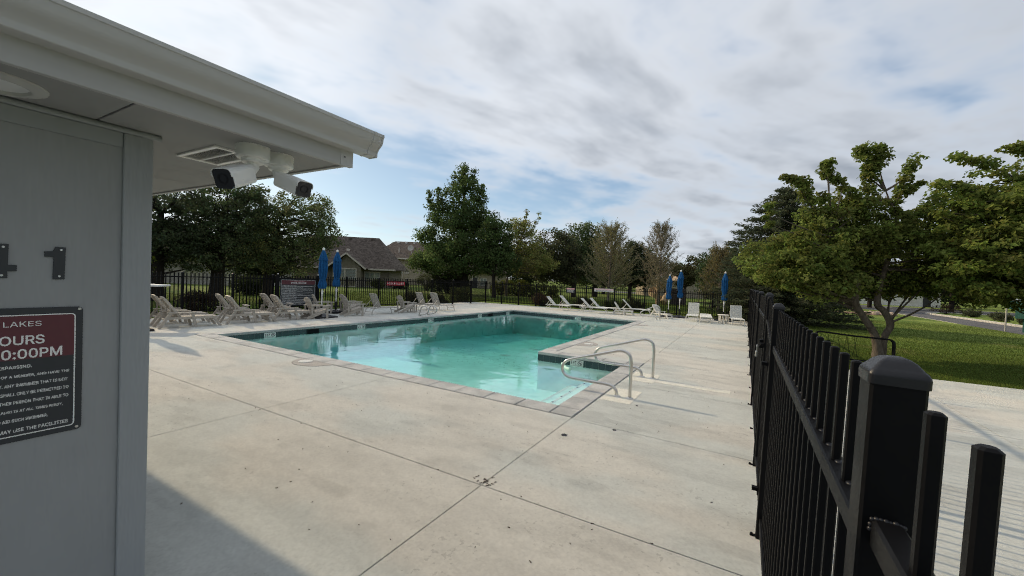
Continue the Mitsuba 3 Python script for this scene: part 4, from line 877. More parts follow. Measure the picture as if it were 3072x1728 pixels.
umbrella_kit(1).place('patio_umbrella', 'closed blue umbrella, left of the pair in front of the left fence', 'umbrella', tilt(-13.62, 9.62, 1.0, 0.012, 0.0), GU)
umbrella_kit(2).place('patio_umbrella', 'closed blue umbrella, right of the pair in front of the left fence', 'umbrella', tilt(-14.8, 11.12, 1.02, -0.055, -0.04), GU)
umbrella_kit(3).place('patio_umbrella', 'closed blue umbrella, shortest and leftmost of the three at the far end', 'umbrella', tilt(-3.62, 23.6, 0.90), GU)
umbrella_kit(4).place('patio_umbrella', 'closed blue umbrella, middle and tallest of the three at the far end', 'umbrella', tilt(-3.08, 23.75, 1.0), GU)
umbrella_kit(5).place('patio_umbrella', 'closed blue umbrella above the round table near the right fence', 'umbrella', tilt(-0.95, 23.9, 0.99), GU)
umbrella_kit(6).place('patio_umbrella', 'closed blue umbrella mostly hidden by the wall, showing its base corner', 'umbrella', tilt(-13.55, 4.12, 1.0), GU)
sl_ = thing('slab_table', 'long thin pale tabletop in front of the left fence beside the wall corner', 'table')
put(sl_, 'tabletop', cbox(-0.95, 0.95, -0.30, 0.30, 1.10, 1.145, 0.01), 'slab_white', at(-14.6, 4.35, 0.02, 42, 1)); put(sl_, 'leg', cbox(-0.05, 0.05, -0.2, 0.2, 0, 1.10), 'plastic_black', at(-15.1, 3.9, 0, 42)); put(sl_, 'leg', cbox(-0.05, 0.05, -0.2, 0.2, 0, 1.10), 'plastic_black', at(-14.75, 4.2, 0, 42))

# ------------------------------------------------------------------ handrails and ladder
def rail_path(pts): return smooth_path(pts, 5)
fig4 = [(0.0, 0, 0.0), (0.0, 0, 0.30), (-0.005, 0, 0.56), (-0.05, 0, 0.672), (-0.16, 0, 0.708), (-0.30, 0, 0.675), (-0.62, 0, 0.575), (-0.96, 0, 0.470), (-1.07, 0, 0.41), (-1.115, 0, 0.32), (-1.09, 0, 0.225), (-1.0, 0, 0.172), (-0.80, 0, 0.160), (-0.40, 0, 0.160), (-0.28, 0, 0.142), (-0.215, 0, 0.085), (-0.195, 0, 0.0)]
flange = lathe([(0.052, 0.0), (0.052, 0.006), (0.035, 0.018), (0.026, 0.022)], 20)
HK = Kit(); HK.add('rail', tube(rail_path(fig4), 0.0235, 14), 'steel', smooth=True); HK.add('flange', flange, 'steel', smooth=40); HK.add('flange', mv(flange, TR(-0.195, 0, 0)), 'steel', smooth=40)
HK.place('handrail', 'polished steel handrail at the pool steps, nearer of the two', 'handrail', at(-1.445, 6.25, 0.004), 'steel handrails at the pool steps')
HK.place('handrail', 'polished steel handrail at the pool steps, farther of the two', 'handrail', at(-1.415, 7.85, 0.004), 'steel handrails at the pool steps')
FK = Kit(); fr_ = [(0, 0, 0), (-0.01, 0, 0.3), (-0.03, 0, 0.57), (-0.08, 0, 0.665), (-0.20, 0, 0.70), (-0.45, 0, 0.58), (-0.86, 0, 0.375), (-0.94, 0, 0.28), (-0.91, 0, 0.18), (-0.82, 0, 0.145), (-0.5, 0, 0.165), (-0.28, 0, 0.165), (-0.17, 0, 0.10), (-0.13, 0, 0.0)]
FK.add('rail', tube(rail_path(fr_), 0.024, 12), 'steel', smooth=True); FK.add('flange', flange, 'steel', smooth=40)
FK.place('handrail', 'steel handrail at the far right corner of the pool', 'handrail', at(-3.56, 20.85, 0.0))
lad = [(0, 0, 0.0), (0.06, 0, 0.18), (0.11, 0, 0.32), (0.20, 0, 0.405), (0.36, 0, 0.415), (0.49, 0, 0.34), (0.52, 0, 0.24), (0.46, 0, 0.15), (0.30, 0, 0.085), (0.14, 0, 0.055), (0.06, 0, 0.0)]
lk = thing('pool_ladder', 'pair of bent steel grab rails at the left edge of the pool', 'grab rails')
for y in (13.0, 13.52): put(lk, 'rail', tube(rail_path(lad), 0.022, 12), 'steel', at(-11.92, y, 0.0), smooth=True)
nd = single('pool_noodle', 'pale green foam tube floating by the step corner', 'pool noodle', tube(smooth_path([(-3.55, 8.66, -0.15), (-3.42, 8.42, -0.14), (-3.27, 8.20, -0.135), (-3.13, 8.06, -0.12)], 8), 0.034, 14), 'noodle_foam', smooth=40)

# ------------------------------------------------------------------ rack, mailbox, playset
rk = thing('bike_rack', 'low black pipe rack on the lawn corner outside the fence', 'rack')
put(rk, 'pipe', tube(smooth_path([(1.62, 13.2, 0.0), (1.62, 13.2, 0.55), (1.66, 13.2, 0.66), (1.76, 13.2, 0.70), (2.4, 13.2, 0.66), (3.06, 13.2, 0.64), (3.14, 13.2, 0.60), (3.17, 13.2, 0.50), (3.17, 13.2, 0.0)], 5), 0.022, 10), 'iron_black', smooth=True)
put(rk, 'pipe', tube([(1.64, 13.2, 0.06), (3.15, 13.2, 0.06)], 0.018, 8), 'iron_black', smooth=True)
put(rk, 'pipe', tube(smooth_path([(3.10, 13.1, 0.63), (3.12, 12.98, 0.62), (3.13, 12.92, 0.52), (3.13, 12.92, 0.0)], 5), 0.020, 10), 'iron_black', smooth=True)
put(rk, 'wire', cat([tube([(x, 13.2, 0.64), (x + 0.09, 13.2, 0.08)], 0.005, 5) for x in (1.9, 2.1, 2.28, 2.42)] + [tube([(x + 0.08, 13.2, 0.64), (x, 13.2, 0.08)], 0.005, 5) for x in (1.95, 2.2, 2.4)]), 'iron_black')
mb = thing('cluster_mailbox', 'green cluster mailbox on a post by the road, at the right edge', 'mailbox')
M = at(13.35, 33.2, LAWN_Z, 62, 1.0)
bx = Polygon([(-0.42, 0.0), (0.42, 0.0), (0.42, 0.82), (0.34, 0.94), (-0.34, 0.94), (-0.42, 0.82)])
put(mb, 'cabinet', mv(profile_y([(x, z + 0.75) for x, z in bx.exterior.coords[:-1]], -0.38, 0.38), np.eye(4)), 'mailbox_green', M)
put(mb, 'pedestal', cbox(-0.13, 0.13, -0.13, 0.13, 0, 0.75), 'mailbox_green', M)
for i in range(3):
    for j in range(4): put(mb, 'door', box(-0.36 + 0.245 * i, -0.13 + 0.245 * i, -0.395, -0.382, 0.80 + 0.19 * j, 0.975 + 0.19 * j), 'mailbox_green', M)
mp = thing('marker_post', 'thin grey post with a white band and dark box beside the mailbox', 'post')
put(mp, 'pole', tube([(12.9, 34.1, -0.1), (12.9, 34.1, 2.05)], 0.04, 8), 'kerb_concrete', smooth=True); put(mp, 'band', tube([(12.9, 34.1, 1.72), (12.9, 34.1, 2.06)], 0.075, 10), 'marker_white', smooth=40); put(mp, 'box', cbox(12.98, 13.3, 33.95, 34.2, 1.2, 1.66), 'mailbox_green')
ps = thing('playset', 'tan playground set with a spiral slide and a striped canopy beyond the far fence', 'playground')
hx_ = []; pc = np.array([-6.9, 38.4])
V = []; F = []
for i, t in enumerate(np.linspace(0, 1, 40)):
    a = -0.6 + t * 2.2 * PI; z = 1.75 - 1.65 * t; c, s = math.cos(a), math.sin(a)
    for r, dz in ((0.22, 0.30), (0.24, 0.0), (0.72, 0.0), (0.76, 0.42), (0.72, 0.42), (0.68, 0.06), (0.28, 0.06), (0.26, 0.30)): V.append((pc[0] + r * c, pc[1] + r * s, z + dz))
    if i:
        for j in range(8): A, B = (i - 1) * 8 + j, (i - 1) * 8 + (j + 1) % 8; F += [(A, B, B + 8), (A, B + 8, A + 8)]
put(ps, 'spiral_slide', tm(V, F), 'slide_tan', smooth=40); put(ps, 'slide_column', tube([(*pc, 0), (*pc, 2.1)], 0.12, 10), 'slide_tan', smooth=40)
put(ps, 'tube_slide', tube(smooth_path([(-5.9, 38.2, 0.95), (-6.1, 37.8, 0.55), (-6.2, 37.4, 0.18)], 6), 0.28, 12), 'slide_tan', smooth=40)
for x, y in ((-6.35, 39.0), (-5.15, 39.0), (-6.35, 40.2), (-5.15, 40.2)): put(ps, 'post', cbox(x - 0.06, x + 0.06, y - 0.06, y + 0.06, -0.05, 2.15), 'play_brown')
put(ps, 'platform', cbox(-6.45, -4.6, 38.9, 40.3, 0.95, 1.05), 'play_brown'); put(ps, 'climbing_panel', box(-5.7, -4.5, 38.24, 38.28, 0.05, 0.95), 'play_brown'); put(ps, 'climbing_panel', box(-5.7, -4.5, 38.24, 38.28, 1.05, 1.45), 'play_brown')
apx = (-5.75, 39.6, 2.66); cr = [(-6.5, 38.9, 2.16), (-5.0, 38.9, 2.16), (-5.0, 40.3, 2.16), (-6.5, 40.3, 2.16)]
put(ps, 'canopy', tm(cr + [apx], [(0, 1, 4), (2, 3, 4)]), 'canopy_cream'); put(ps, 'canopy', tm(cr + [apx], [(1, 2, 4), (3, 0, 4)]), 'canopy_red')
for x in (-3.5, -3.0): put(ps, 'climber_arch', tube(smooth_path([(x, 38.8, 0), (x, 38.8, 1.3), (x + 0.2, 38.8, 1.55), (x + 0.4, 38.8, 1.3), (x + 0.4, 38.8, 0)], 5), 0.03, 6), 'slide_tan', smooth=True)
bt = thing('park_bench', 'small pale bench on the lawn behind the far fence', 'bench')
put(bt, 'seat', cbox(-3.6, -2.3, 36.2, 36.6, 0.38, 0.43), 'play_brown'); put(bt, 'leg', cbox(-3.5, -3.4, 36.25, 36.55, -0.05, 0.38), 'play_brown'); put(bt, 'leg', cbox(-2.5, -2.4, 36.25, 36.55, -0.05, 0.38), 'play_brown')

# ------------------------------------------------------------------ houses around the green
R2, F2 = np.array([0.8678, 0.4970]), np.array([-0.4970, 0.8678])
def house_frame(x, y, yaw, z=0.0):
    c, s = math.cos(math.radians(yaw)), math.sin(math.radians(yaw))
    ex = R2 * c + F2 * s; ey = -R2 * s + F2 * c
    M = np.eye(4); M[:2, 0], M[:2, 1], M[:3, 3] = ex, ey, (x, y, z); return M
def lap_wall(x0, x1, z0, z1, y, step=0.16, back=0.12):
    """horizontal lap boards as a saw-tooth face at depth y (front towards -y)"""
    pts = []; z = z0
    while z < z1 - 0.01:
        t = min(z + step, z1); pts += [(y - 0.022, z), (y - 0.004, t)]; z = t
    pts += [(y + back, z1), (y + back, z0)]
    m = trimesh.creation.extrude_polygon(Polygon(pts), x1 - x0, engine='earcut'); v = m.vertices
    return tm(np.stack([x0 + v[:, 2], v[:, 0], v[:, 1]], 1), m.faces)
def window(parent, M, x0, x1, z0, z1, y, mull=1, blind=0.6, t=0.11, trim='house_trim'):
    w = put(parent, 'window', cat([box(x0 - t, x1 + t, y - 0.05, y + 0.02, z1, z1 + t), box(x0 - t, x1 + t, y - 0.05, y + 0.02, z0 - t, z0), box(x0 - t, x0, y - 0.05, y + 0.02, z0, z1), box(x1, x1 + t, y - 0.05, y + 0.02, z0, z1)] + [box(x0 + (x1 - x0) * k / (mull + 1) - 0.06, x0 + (x1 - x0) * k / (mull + 1) + 0.06, y - 0.05, y + 0.02, z0, z1) for k in range(1, mull + 1)]), trim, M)
    for k in range(mull + 1):
        a, b = x0 + (x1 - x0) * k / (mull + 1), x0 + (x1 - x0) * (k + 1) / (mull + 1)
        put(w, 'pane', tm([(a, y - 0.02, z0), (b, y - 0.02, z0), (b, y - 0.02, z1), (a, y - 0.02, z1)], [(0, 1, 2), (0, 2, 3)]), 'window_pane', M)
        put(w, 'sash', box(a, b, y - 0.035, y - 0.022, (z0 + z1) / 2 - 0.025, (z0 + z1) / 2 + 0.025), trim, M)
        zb = z1 - (z1 - z0) * blind
        put(w, 'blind', cat([box(a, b, y + 0.004, y + 0.008, z, z + 0.045) for z in np.arange(zb, z1, 0.05)]), 'blind', M)
    return w
def hip_roof(x0, x1, y0, y1, ze, xr0, xr1, yr, zr, t=0.14):
    v = [(x0, y0, ze), (x1, y0, ze), (x1, y1, ze), (x0, y1, ze), (xr0, yr, zr), (xr1, yr, zr)]
    v = v + [(a, b, c - t) for a, b, c in v[:4]]
    f = [(0, 1, 5), (0, 5, 4), (1, 2, 5), (2, 3, 4), (2, 4, 5), (3, 0, 4), (0, 6, 7), (0, 7, 1), (1, 7, 8), (1, 8, 2), (2, 8, 9), (2, 9, 3), (3, 9, 6), (3, 6, 0), (6, 8, 7), (6, 9, 8)]
    return tm(v, f)
def gable(x0, x1, y0, y1, ze, zr, t=0.10):
    """roof with its ridge along y; gable end at y0"""
    xm = (x0 + x1) / 2
    pts = [(x0, ze), (xm, zr), (x1, ze), (x1, ze - t), (xm, zr - t * 1.2), (x0, ze - t)]
    return profile_y(pts, y0, y1)
def roof_vent(parent, M, x, y, z, m='house_trim', s=1.0):
    put(parent, 'roof_vent', mv(cbox(-0.17 * s, 0.17 * s, -0.17 * s, 0.17 * s, -0.15, 0.14 * s, 0.04), TR(x, y, z)), m, M)
h1 = thing('house', 'olive house with dark shingle roof and gabled double window behind the red sign', 'house')
M = house_frame(-38, 33, 6, -0.45)
put(h1, 'wall', cat([lap_wall(-9.5, 2.15, 0, 2.5, 0.0), box(-9.5, 2.15, 0.12, 8.5, 0, 2.5)]), 'olive_siding', M)
put(h1, 'roof', hip_roof(-10.5, 2.95, -0.7, 9.6, 2.62, -8.5, -0.05, 4.4, 6.55), 'shingles', M)
put(h1, 'bay_wall', cat([lap_wall(-3.80, -0.72, 0, 2.62, -1.3), box(-3.80, -0.72, -1.18, 0.0, 0, 2.62)]), 'olive_siding', M)
put(h1, 'bay_gable', profile_y([(-3.80, 2.62), (-0.72, 2.62), (-2.26, 4.18)], -1.29, -1.0), 'olive_siding', M)
br = put(h1, 'bay_roof', gable(-4.45, -0.08, -1.75, 3.0, 2.62, 4.34, 0.09), 'shingles', M)
put(br, 'rake_board', cat([beam((-4.45, -1.77, 2.50), (-2.265, -1.77, 4.22), 0.03, 0.17, (0, 0, 1)), beam((-0.08, -1.77, 2.50), (-2.265, -1.77, 4.22), 0.03, 0.17, (0, 0, 1))]), 'house_trim', M)
put(h1, 'eave_board', box(-0.05, 2.97, -0.74, -0.70, 2.44, 2.62), 'house_trim', M); put(h1, 'eave_board', box(-10.5, -4.5, -0.74, -0.70, 2.44, 2.62), 'house_trim', M)
window(h1, M, -3.62, -1.28, 0.55, 2.45, -1.32, 1, 0.62)
window(h1, M, -0.55, 1.05, 0.55, 2.15, -0.03, 2, 0.45)
put(h1, 'downspout', cat([tube([(2.75, -0.6, 2.45), (2.2, -0.1, 2.2), (2.2, -0.06, 0)], 0.04, 6)]), 'olive_siding', M)
roof_vent(h1, M, -3.1, 2.0, 4.75); roof_vent(h1, M, -3.5, 4.0, 6.25, 'shingles'); roof_vent(h1, M, -0.75, 4.0, 6.25, 'shingles')
h2 = thing('house', 'tan two-storey house with brown shingle roof and a satellite dish beside the tall maple', 'house')
M = house_frame(-50, 48, -4, -0.3)
put(h2, 'wall', cat([box(-0.1, 9.0, 0.0, 9.0, 0, 4.45), box(-6.0, -0.1, 0.6, 9.0, 0, 3.2)]), 'tan_stucco', M)
put(h2, 'roof', hip_roof(-4.3, 10.0, -0.6, 10.0, 4.55, -1.4, 7.6, 4.6, 7.6), 'shingles', M)
put(h2, 'roof_skirt', tm([(-0.65, -0.62, 3.25), (0.62, -0.62, 4.50), (0.62, 1.2, 4.95), (-4.0, 1.2, 4.9), (-4.6, -0.2, 3.2)], [(0, 1, 2), (0, 2, 3), (0, 3, 4)]), 'shingles', M)
put(h2, 'eave_board', box(0.6, 10.0, -0.66, -0.60, 4.36, 4.56), 'house_trim', M); put(h2, 'rake_board', beam((-0.68, -0.66, 3.18), (0.62, -0.66, 4.46), 0.04, 0.17), 'house_trim', M)
window(h2, M, 1.22, 1.60, 1.45, 2.30, -0.01, 0, 0.3, 0.09); window(h2, M, 1.98, 2.66, 2.12, 2.36, -0.01, 1, 0.2, 0.08)
for x in (-0.7, 0.7, 2.1, 3.4, 4.8): roof_vent(h2, M, x, 4.2, 7.32, 'marker_white', 1.1)
put(h2, 'vent_pipe', cat([tube([(0.55, 1.1, 5.0), (0.55, 1.1, 6.3)], 0.09, 8)]), 'house_trim', M); put(h2, 'vent_pipe', cat([tube([(0.05, 0.5, 4.9), (0.05, 0.5, 5.35)], 0.07, 8), tube([(1.5, 0.8, 5.0), (1.5, 0.8, 5.3)], 0.05, 8)]), 'play_brown', M)
put(h2, 'satellite_dish', cat([mv(lathe([(0.02, 0.0), (0.3, 0.05), (0.5, 0.15), (0.48, 0.16), (0.02, 0.03)], 20), TR(2.6, 0.9, 6.25) @ RX(1.25)), tube([(2.6, 0.95, 6.2), (2.85, 0.7, 5.3)], 0.05, 6)]), 'kerb_concrete', M, smooth=35)
h3 = thing('house', 'low beige house wall with a dark door glimpsed under the maple branches', 'house')
M = house_frame(-34, 52, 0, 0)
put(h3, 'wall', box(-4.2, 2.6, 0, 6, -0.4, 2.4), 'tan_stucco', M); put(h3, 'roof', hip_roof(-4.9, 3.3, -0.7, 6.7, 2.5, -2.5, 1.2, 3, 4.6), 'shingles', M)
put(h3, 'door', box(-2.35, -1.62, -0.06, 0.0, -0.3, 1.62), 'door_dark', M); put(h3, 'door_frame', cat([box(-2.48, -2.36, -0.07, 0, -0.3, 1.74), box(-1.61, -1.49, -0.07, 0, -0.3, 1.74), box(-2.36, -1.61, -0.07, 0, 1.63, 1.74)]), 'house_trim', M)
window(h3, M, -1.15, -0.30, 0.45, 1.5, -0.02, 1, 1.0, 0.1)
h4 = thing('house', 'grey gabled house roof rising behind the far umbrellas', 'house')
M = house_frame(-8, 62, 0, 0)
put(h4, 'wall', box(-3.6, 4.4, 0, 9, -0.3, 2.5), 'tan_stucco', M); put(h4, 'gable_wall', profile_y([(-3.6, 2.5), (4.4, 2.5), (0.4, 3.95)], 0.02, 0.3), 'tan_stucco', M)
r4 = put(h4, 'roof', gable(-4.4, 5.2, -0.6, 9.5, 2.42, 4.15, 0.12), 'shingles', M); put(r4, 'rake_board', cat([beam((-4.4, -0.62, 2.3), (0.4, -0.62, 4.03), 0.04, 0.2), beam((5.2, -0.62, 2.3), (0.4, -0.62, 4.03), 0.04, 0.2)]), 'house_trim', M)
window(h4, M, -2.0, -0.6, 0.8, 2.0, -0.01, 1, 0.5)
h5 = thing('house', 'pale house wall glimpsed behind the dark trees at the left', 'house')
M = house_frame(-42, 19.0, 0, -0.3)
put(h5, 'wall', box(-9.0, 3.2, 0, 7, 0, 2.7), 'pale_stucco', M); put(h5, 'roof', hip_roof(-10.0, 4.0, -0.7, 7.7, 2.75, -6, 0.5, 3.4, 5.2), 'shingles', M)
for x in (-6.5, -3.0, 0.6): window(h5, M, x, x + 1.5, 0.9, 2.1, -0.01, 1, 0.5)
h6 = thing('house', 'white house with a battened garage wall far down the road under the trees', 'house')
M = house_frame(15.5, 87.0, -30, -0.1)
put(h6, 'wall', box(0, 10.5, 0, 8, 0, 2.8), 'house_white', M); put(h6, 'batten', cat([box(x, x + 0.07, -0.03, -0.001, 0, 2.8) for x in np.arange(0.1, 4.2, 0.42)]), 'house_white', M, kind='stuff')
put(h6, 'roof', hip_roof(-0.8, 11.3, -0.8, 8.8, 2.9, 2.5, 8.0, 4, 5.2), 'shingles', M); window(h6, M, 6.0, 7.6, 0.8, 2.1, -0.01, 1, 0.4, 0.12, 'house_white'); put(h6, 'door', box(8.5, 9.4, -0.05, 0, 0, 2.1), 'door_dark', M)
h7 = thing('house', 'pale house far across the road at the right edge', 'house')
M = house_frame(33, 74, -35, -0.1)
put(h7, 'wall', box(0, 14, 0, 8, 0, 2.8), 'pale_stucco', M); put(h7, 'roof', hip_roof(-0.8, 14.8, -0.8, 8.8, 2.9, 3, 11, 4, 5.4), 'shingles', M); window(h7, M, 3.0, 5.0, 0.9, 2.2, -0.01, 1, 0.4)

# ------------------------------------------------------------------ vegetation
def leaf_mesh(c, nrm, size, rng, aspect=0.62, col=(0.08, 0.11, 0.03), tint=None, fold=0.18, dirs=None):
    n = len(c); a = rng.normal(size=(n, 3)) if dirs is None else dirs + 0.25 * rng.normal(size=(n, 3))
    a -= nrm * (a * nrm).sum(1, keepdims=True); a /= np.linalg.norm(a, axis=1, keepdims=True) + 1e-9
    b = np.cross(nrm, a); s = size * rng.uniform(0.65, 1.3, (n, 1))
    f_ = nrm * s * fold
    v = np.stack([c - a * s * 0.5, c - b * s * aspect * 0.5 + f_, c + a * s * 0.55, c + b * s * aspect * 0.5 + f_], 1).reshape(-1, 3)
    i = np.arange(n)[:, None] * 4
    f = np.vstack([i + [0, 1, 2], i + [0, 2, 3]])
    k = np.asarray(col) * rng.uniform(0.72, 1.28, (n, 1)) * (1 + rng.normal(0, 0.06, (n, 3)))
    if tint is not None: k = k * tint
    return v, f, np.repeat(np.clip(k, 0.004, 0.5), 4, 0)
def unit(v): return v / (np.linalg.norm(v, axis=1, keepdims=True) + 1e-9)
def in_ball(rng, n, power=0.5):
    d = unit(rng.normal(size=(n, 3))); return d * rng.uniform(0, 1, (n, 1)) ** power
def puffs(rng, centres, radii, per, size, col, flat=0.7, up=0.45, ctint=0.16, **kw):
    """leaves gathered round the centres"""
    k = np.repeat(np.arange(len(centres)), per); n = len(k)
    off = in_ball(rng, n, 0.42) * np.asarray(radii)[k][:, None] * [1, 1, flat]
    nr = unit(unit(off) * 0.6 + rng.normal(size=(n, 3)) * 0.65 + [0, 0, up])
    ct = 1 + rng.normal(0, ctint, (len(centres), 1)) + rng.normal(0, 0.04, (len(centres), 3))
    return leaf_mesh(np.asarray(centres)[k] + off, nr, size, rng, col=col, tint=np.clip(ct[k], 0.55, 1.6), **kw)
def joined(ls):
    V, Fc, K, o = [], [], [], 0
    for v, f, k in ls: V.append(v); Fc.append(f + o); K.append(k); o += len(v)
    return tm(np.vstack(V), np.vstack(Fc)), np.vstack(K)
def L3(G0, p): return np.array([*(np.asarray(G0) + R2 * p[0] + F2 * p[1]), p[2]])
def limb(p, q, r0, r1, rng, sag=0.15, sides=5, n=5):
    p, q = np.asarray(p, float), np.asarray(q, float); L = np.linalg.norm(q - p); mid = (p + q) / 2 + rng.normal(0, 0.06 * L, 3) + (0, 0, -sag * L)
    t = np.linspace(0, 1, n)[:, None]; pts = (1 - t) ** 2 * p + 2 * t * (1 - t) * mid + t ** 2 * q
    return tube(pts, np.linspace(r0, r1, n), sides, cap=False)
def tree(name, label, category, G0, trunk, blobs, n_clusters, per, leaf, col, seed, puff=0.5, flat=0.7, group=None, bark='bark_dark', n_limbs=60, limb_r=0.05, shoots=(), up=0.45, power=0.36, trunks=(), twig_r=0.010, lmat='leaf', clump=0.0):
    rng = np.random.default_rng(seed); key = thing(name, label, category, group)
    tp = [[L3(G0, p) for p in tr[0]] for tr in ([trunk] + list(trunks))]
    for pts, tr in zip(tp, [trunk] + list(trunks)):
        sp = smooth_path(pts, 6); r = np.interp(np.linspace(0, 1, len(sp)), np.linspace(0, 1, len(tr[1])), tr[1])
        put(key, 'trunk', tube(sp, r, 10), bark, smooth=True)
    w = np.array([b[1][0] * b[1][1] * b[1][2] for b in blobs]) ** 0.8; w /= w.sum()
    cs, rs_ = [], []
    for b, k in zip(blobs, rng.multinomial(n_clusters, w)):
        o = in_ball(rng, k, power) * np.asarray(b[1]); c = np.asarray(b[0]) + o
        cs.append(np.array([L3(G0, q) for q in c]).reshape(-1, 3)); rs_.append(np.full(k, puff) * rng.uniform(0.65, 1.25, k))
    for s in shoots:
        P_ = smooth_path([L3(G0, q) for q in s[0]], 5); cs.append(P_ + rng.normal(0, 0.05, P_.shape)); rs_.append(np.full(len(P_), s[1]) * rng.uniform(0.7, 1.2, len(P_)))
    cs, rs_ = np.vstack(cs), np.concatenate(rs_)
    keep = cs[:, 2] > 0.25; cs, rs_ = cs[keep], rs_[keep]
    m, k = joined([puffs(rng, cs, rs_, per, leaf, col, flat, up)])
    put(key, 'crown', m, lmat, color=k)
    allp = np.vstack([smooth_path(t, 5) for t in tp]); lm = []
    for i in rng.permutation(len(cs))[:n_limbs]:
        c = cs[i]; d = np.linalg.norm(allp - (c - [0, 0, 0.35 * np.linalg.norm(c[:2] - allp[0][:2])]), axis=1); s = allp[np.argmin(d)]
        lm.append(limb(s, c, limb_r, twig_r, rng, 0.06))
    for s in shoots: P_ = [L3(G0, q) for q in s[0]]; lm.append(tube(smooth_path(P_, 4), np.linspace(0.022, 0.006, (len(P_) - 1) * 4 + 1), 4, cap=False))
    if lm: put(key, 'branches', cat(lm), bark)
    return key
GREEN, DARK, OLIVE, LIME = (0.075, 0.105, 0.026), (0.036, 0.058, 0.022), (0.070, 0.082, 0.026), (0.13, 0.165, 0.035)
# the big dark trees behind the left fence
tree('dark_tree', 'large dark broad tree at far left, its crown meeting the white soffit', 'tree', (-24.5, 8.4), ([(0, 0, -0.1), (0.05, 0, 1.2), (0.1, 0, 2.6), (0.1, 0.2, 4.2)], [0.42, 0.34, 0.28, 0.10]),
     [((-1.0, 0, 4.2), (3.4, 3.0, 2.6)), ((-1.6, 0.5, 2.6), (2.8, 2.4, 1.4)), ((1.2, 0.3, 3.0), (1.6, 1.6, 1.6))], 440, 50, 0.14, (0.086, 0.112, 0.060), 21, 0.45, n_limbs=90, limb_r=0.06)
tree('dark_tree', 'large dark tree between the white cameras and the rules board', 'tree', (-23.6, 10.6), ([(0, 0, -0.1), (0.1, 0, 1.3), (0.1, 0.1, 3.0), (0.2, 0.2, 4.6)], [0.38, 0.30, 0.24, 0.08]),
     [((0.6, 0, 4.1), (2.5, 2.2, 2.0)), ((0.3, 0, 2.5), (2.4, 2.2, 1.2)), ((1.5, 0, 5.0), (1.5, 1.5, 1.2))], 400, 48, 0.13, (0.096, 0.125, 0.060), 22, 0.40, n_limbs=90, limb_r=0.055)
tree('dark_tree', 'loose dark tree with feathery right edge, left of the olive house', 'tree', (-22.6, 12.6), ([(0, 0, -0.1), (0.1, 0, 1.4), (0.3, 0.1, 3.0), (0.6, 0.2, 4.6)], [0.26, 0.2, 0.16, 0.05]),
     [((1.5, 0, 4.0), (2.3, 2.0, 1.9)), ((1.2, 0, 2.4), (1.9, 1.8, 1.1)), ((2.4, 0, 4.9), (1.2, 1.2, 1.0)), ((2.9, 0, 3.6), (1.0, 1.2, 0.9))], 400, 36, 0.12, (0.130, 0.159, 0.070), 23, 0.36, n_limbs=110, limb_r=0.045)
tree('small_tree', 'young bright green sapling under the dark trees at the left fence', 'tree', (-22.6, 7.0), ([(0, 0, -0.1), (0.05, 0, 1.2), (0.0, 0, 2.2)], [0.05, 0.035, 0.01]),
     [((0.1, 0, 1.9), (0.55, 0.55, 0.9))], 46, 26, 0.12, (0.16, 0.20, 0.03), 24, 0.28, n_limbs=20, limb_r=0.015)
# centre maple and its neighbours
tree('maple_tree', 'tall pointed dark green maple standing in the middle beyond the fence', 'tree', (-23.6, 31.7), ([(0, 0, -0.1), (0.1, 0, 1.4), (0.0, 0, 4.0), (-0.2, 0, 8.0), (-0.2, 0, 11.5)], [0.46, 0.36, 0.3, 0.16, 0.03]),
     [((-0.2, 0, 8.4), (2.0, 2.0, 3.3)), ((-0.5, 0, 5.6), (3.3, 3.0, 2.8)), ((-0.6, -0.4, 3.4), (4.3, 3.4, 1.7)), ((-2.7, -0.3, 7.9), (0.95, 1.0, 1.9)), ((-3.5, 0, 5.4), (1.1, 1.2, 1.4)), ((-3.9, -0.8, 2.7), (1.2, 1.5, 0.9)), ((2.0, 0, 6.0), (1.6, 1.6, 2.2)), ((-0.3, 0, 11.0), (0.8, 0.8, 1.3))], 760, 40, 0.22, (0.111, 0.159, 0.058), 31, 0.62, 0.85, n_limbs=150, limb_r=0.08, bark='bark_dark',
     shoots=[([(-0.3, 0, 10.8), (-0.35, 0, 12.3)], 0.35), ([(0.5, 0, 10.2), (0.7, 0, 11.9)], 0.35), ([(-1.0, 0, 9.6), (-1.3, 0, 11.3)], 0.35), ([(-2.6, 0, 8.6), (-2.7, 0, 10.0)], 0.35), ([(-3.3, 0, 8.2), (-3.6, 0, 9.6)], 0.32), ([(1.2, 0, 8.8), (1.5, 0, 10.4)], 0.35)])
tree('dark_tree', 'dark narrow tree just right of the tall maple', 'tree', (-19.2, 30.4), ([(0, 0, -0.1), (-0.1, 0, 1.8), (0.1, 0, 4.0), (0, 0, 6.5)], [0.2, 0.16, 0.1, 0.03]),
     [((-0.1, 0, 5.0), (1.5, 1.5, 2.4)), ((0.3, 0, 3.2), (1.9, 1.8, 1.3))], 220, 40, 0.2, (0.086, 0.125, 0.047), 32, 0.5, 0.85, n_limbs=60)
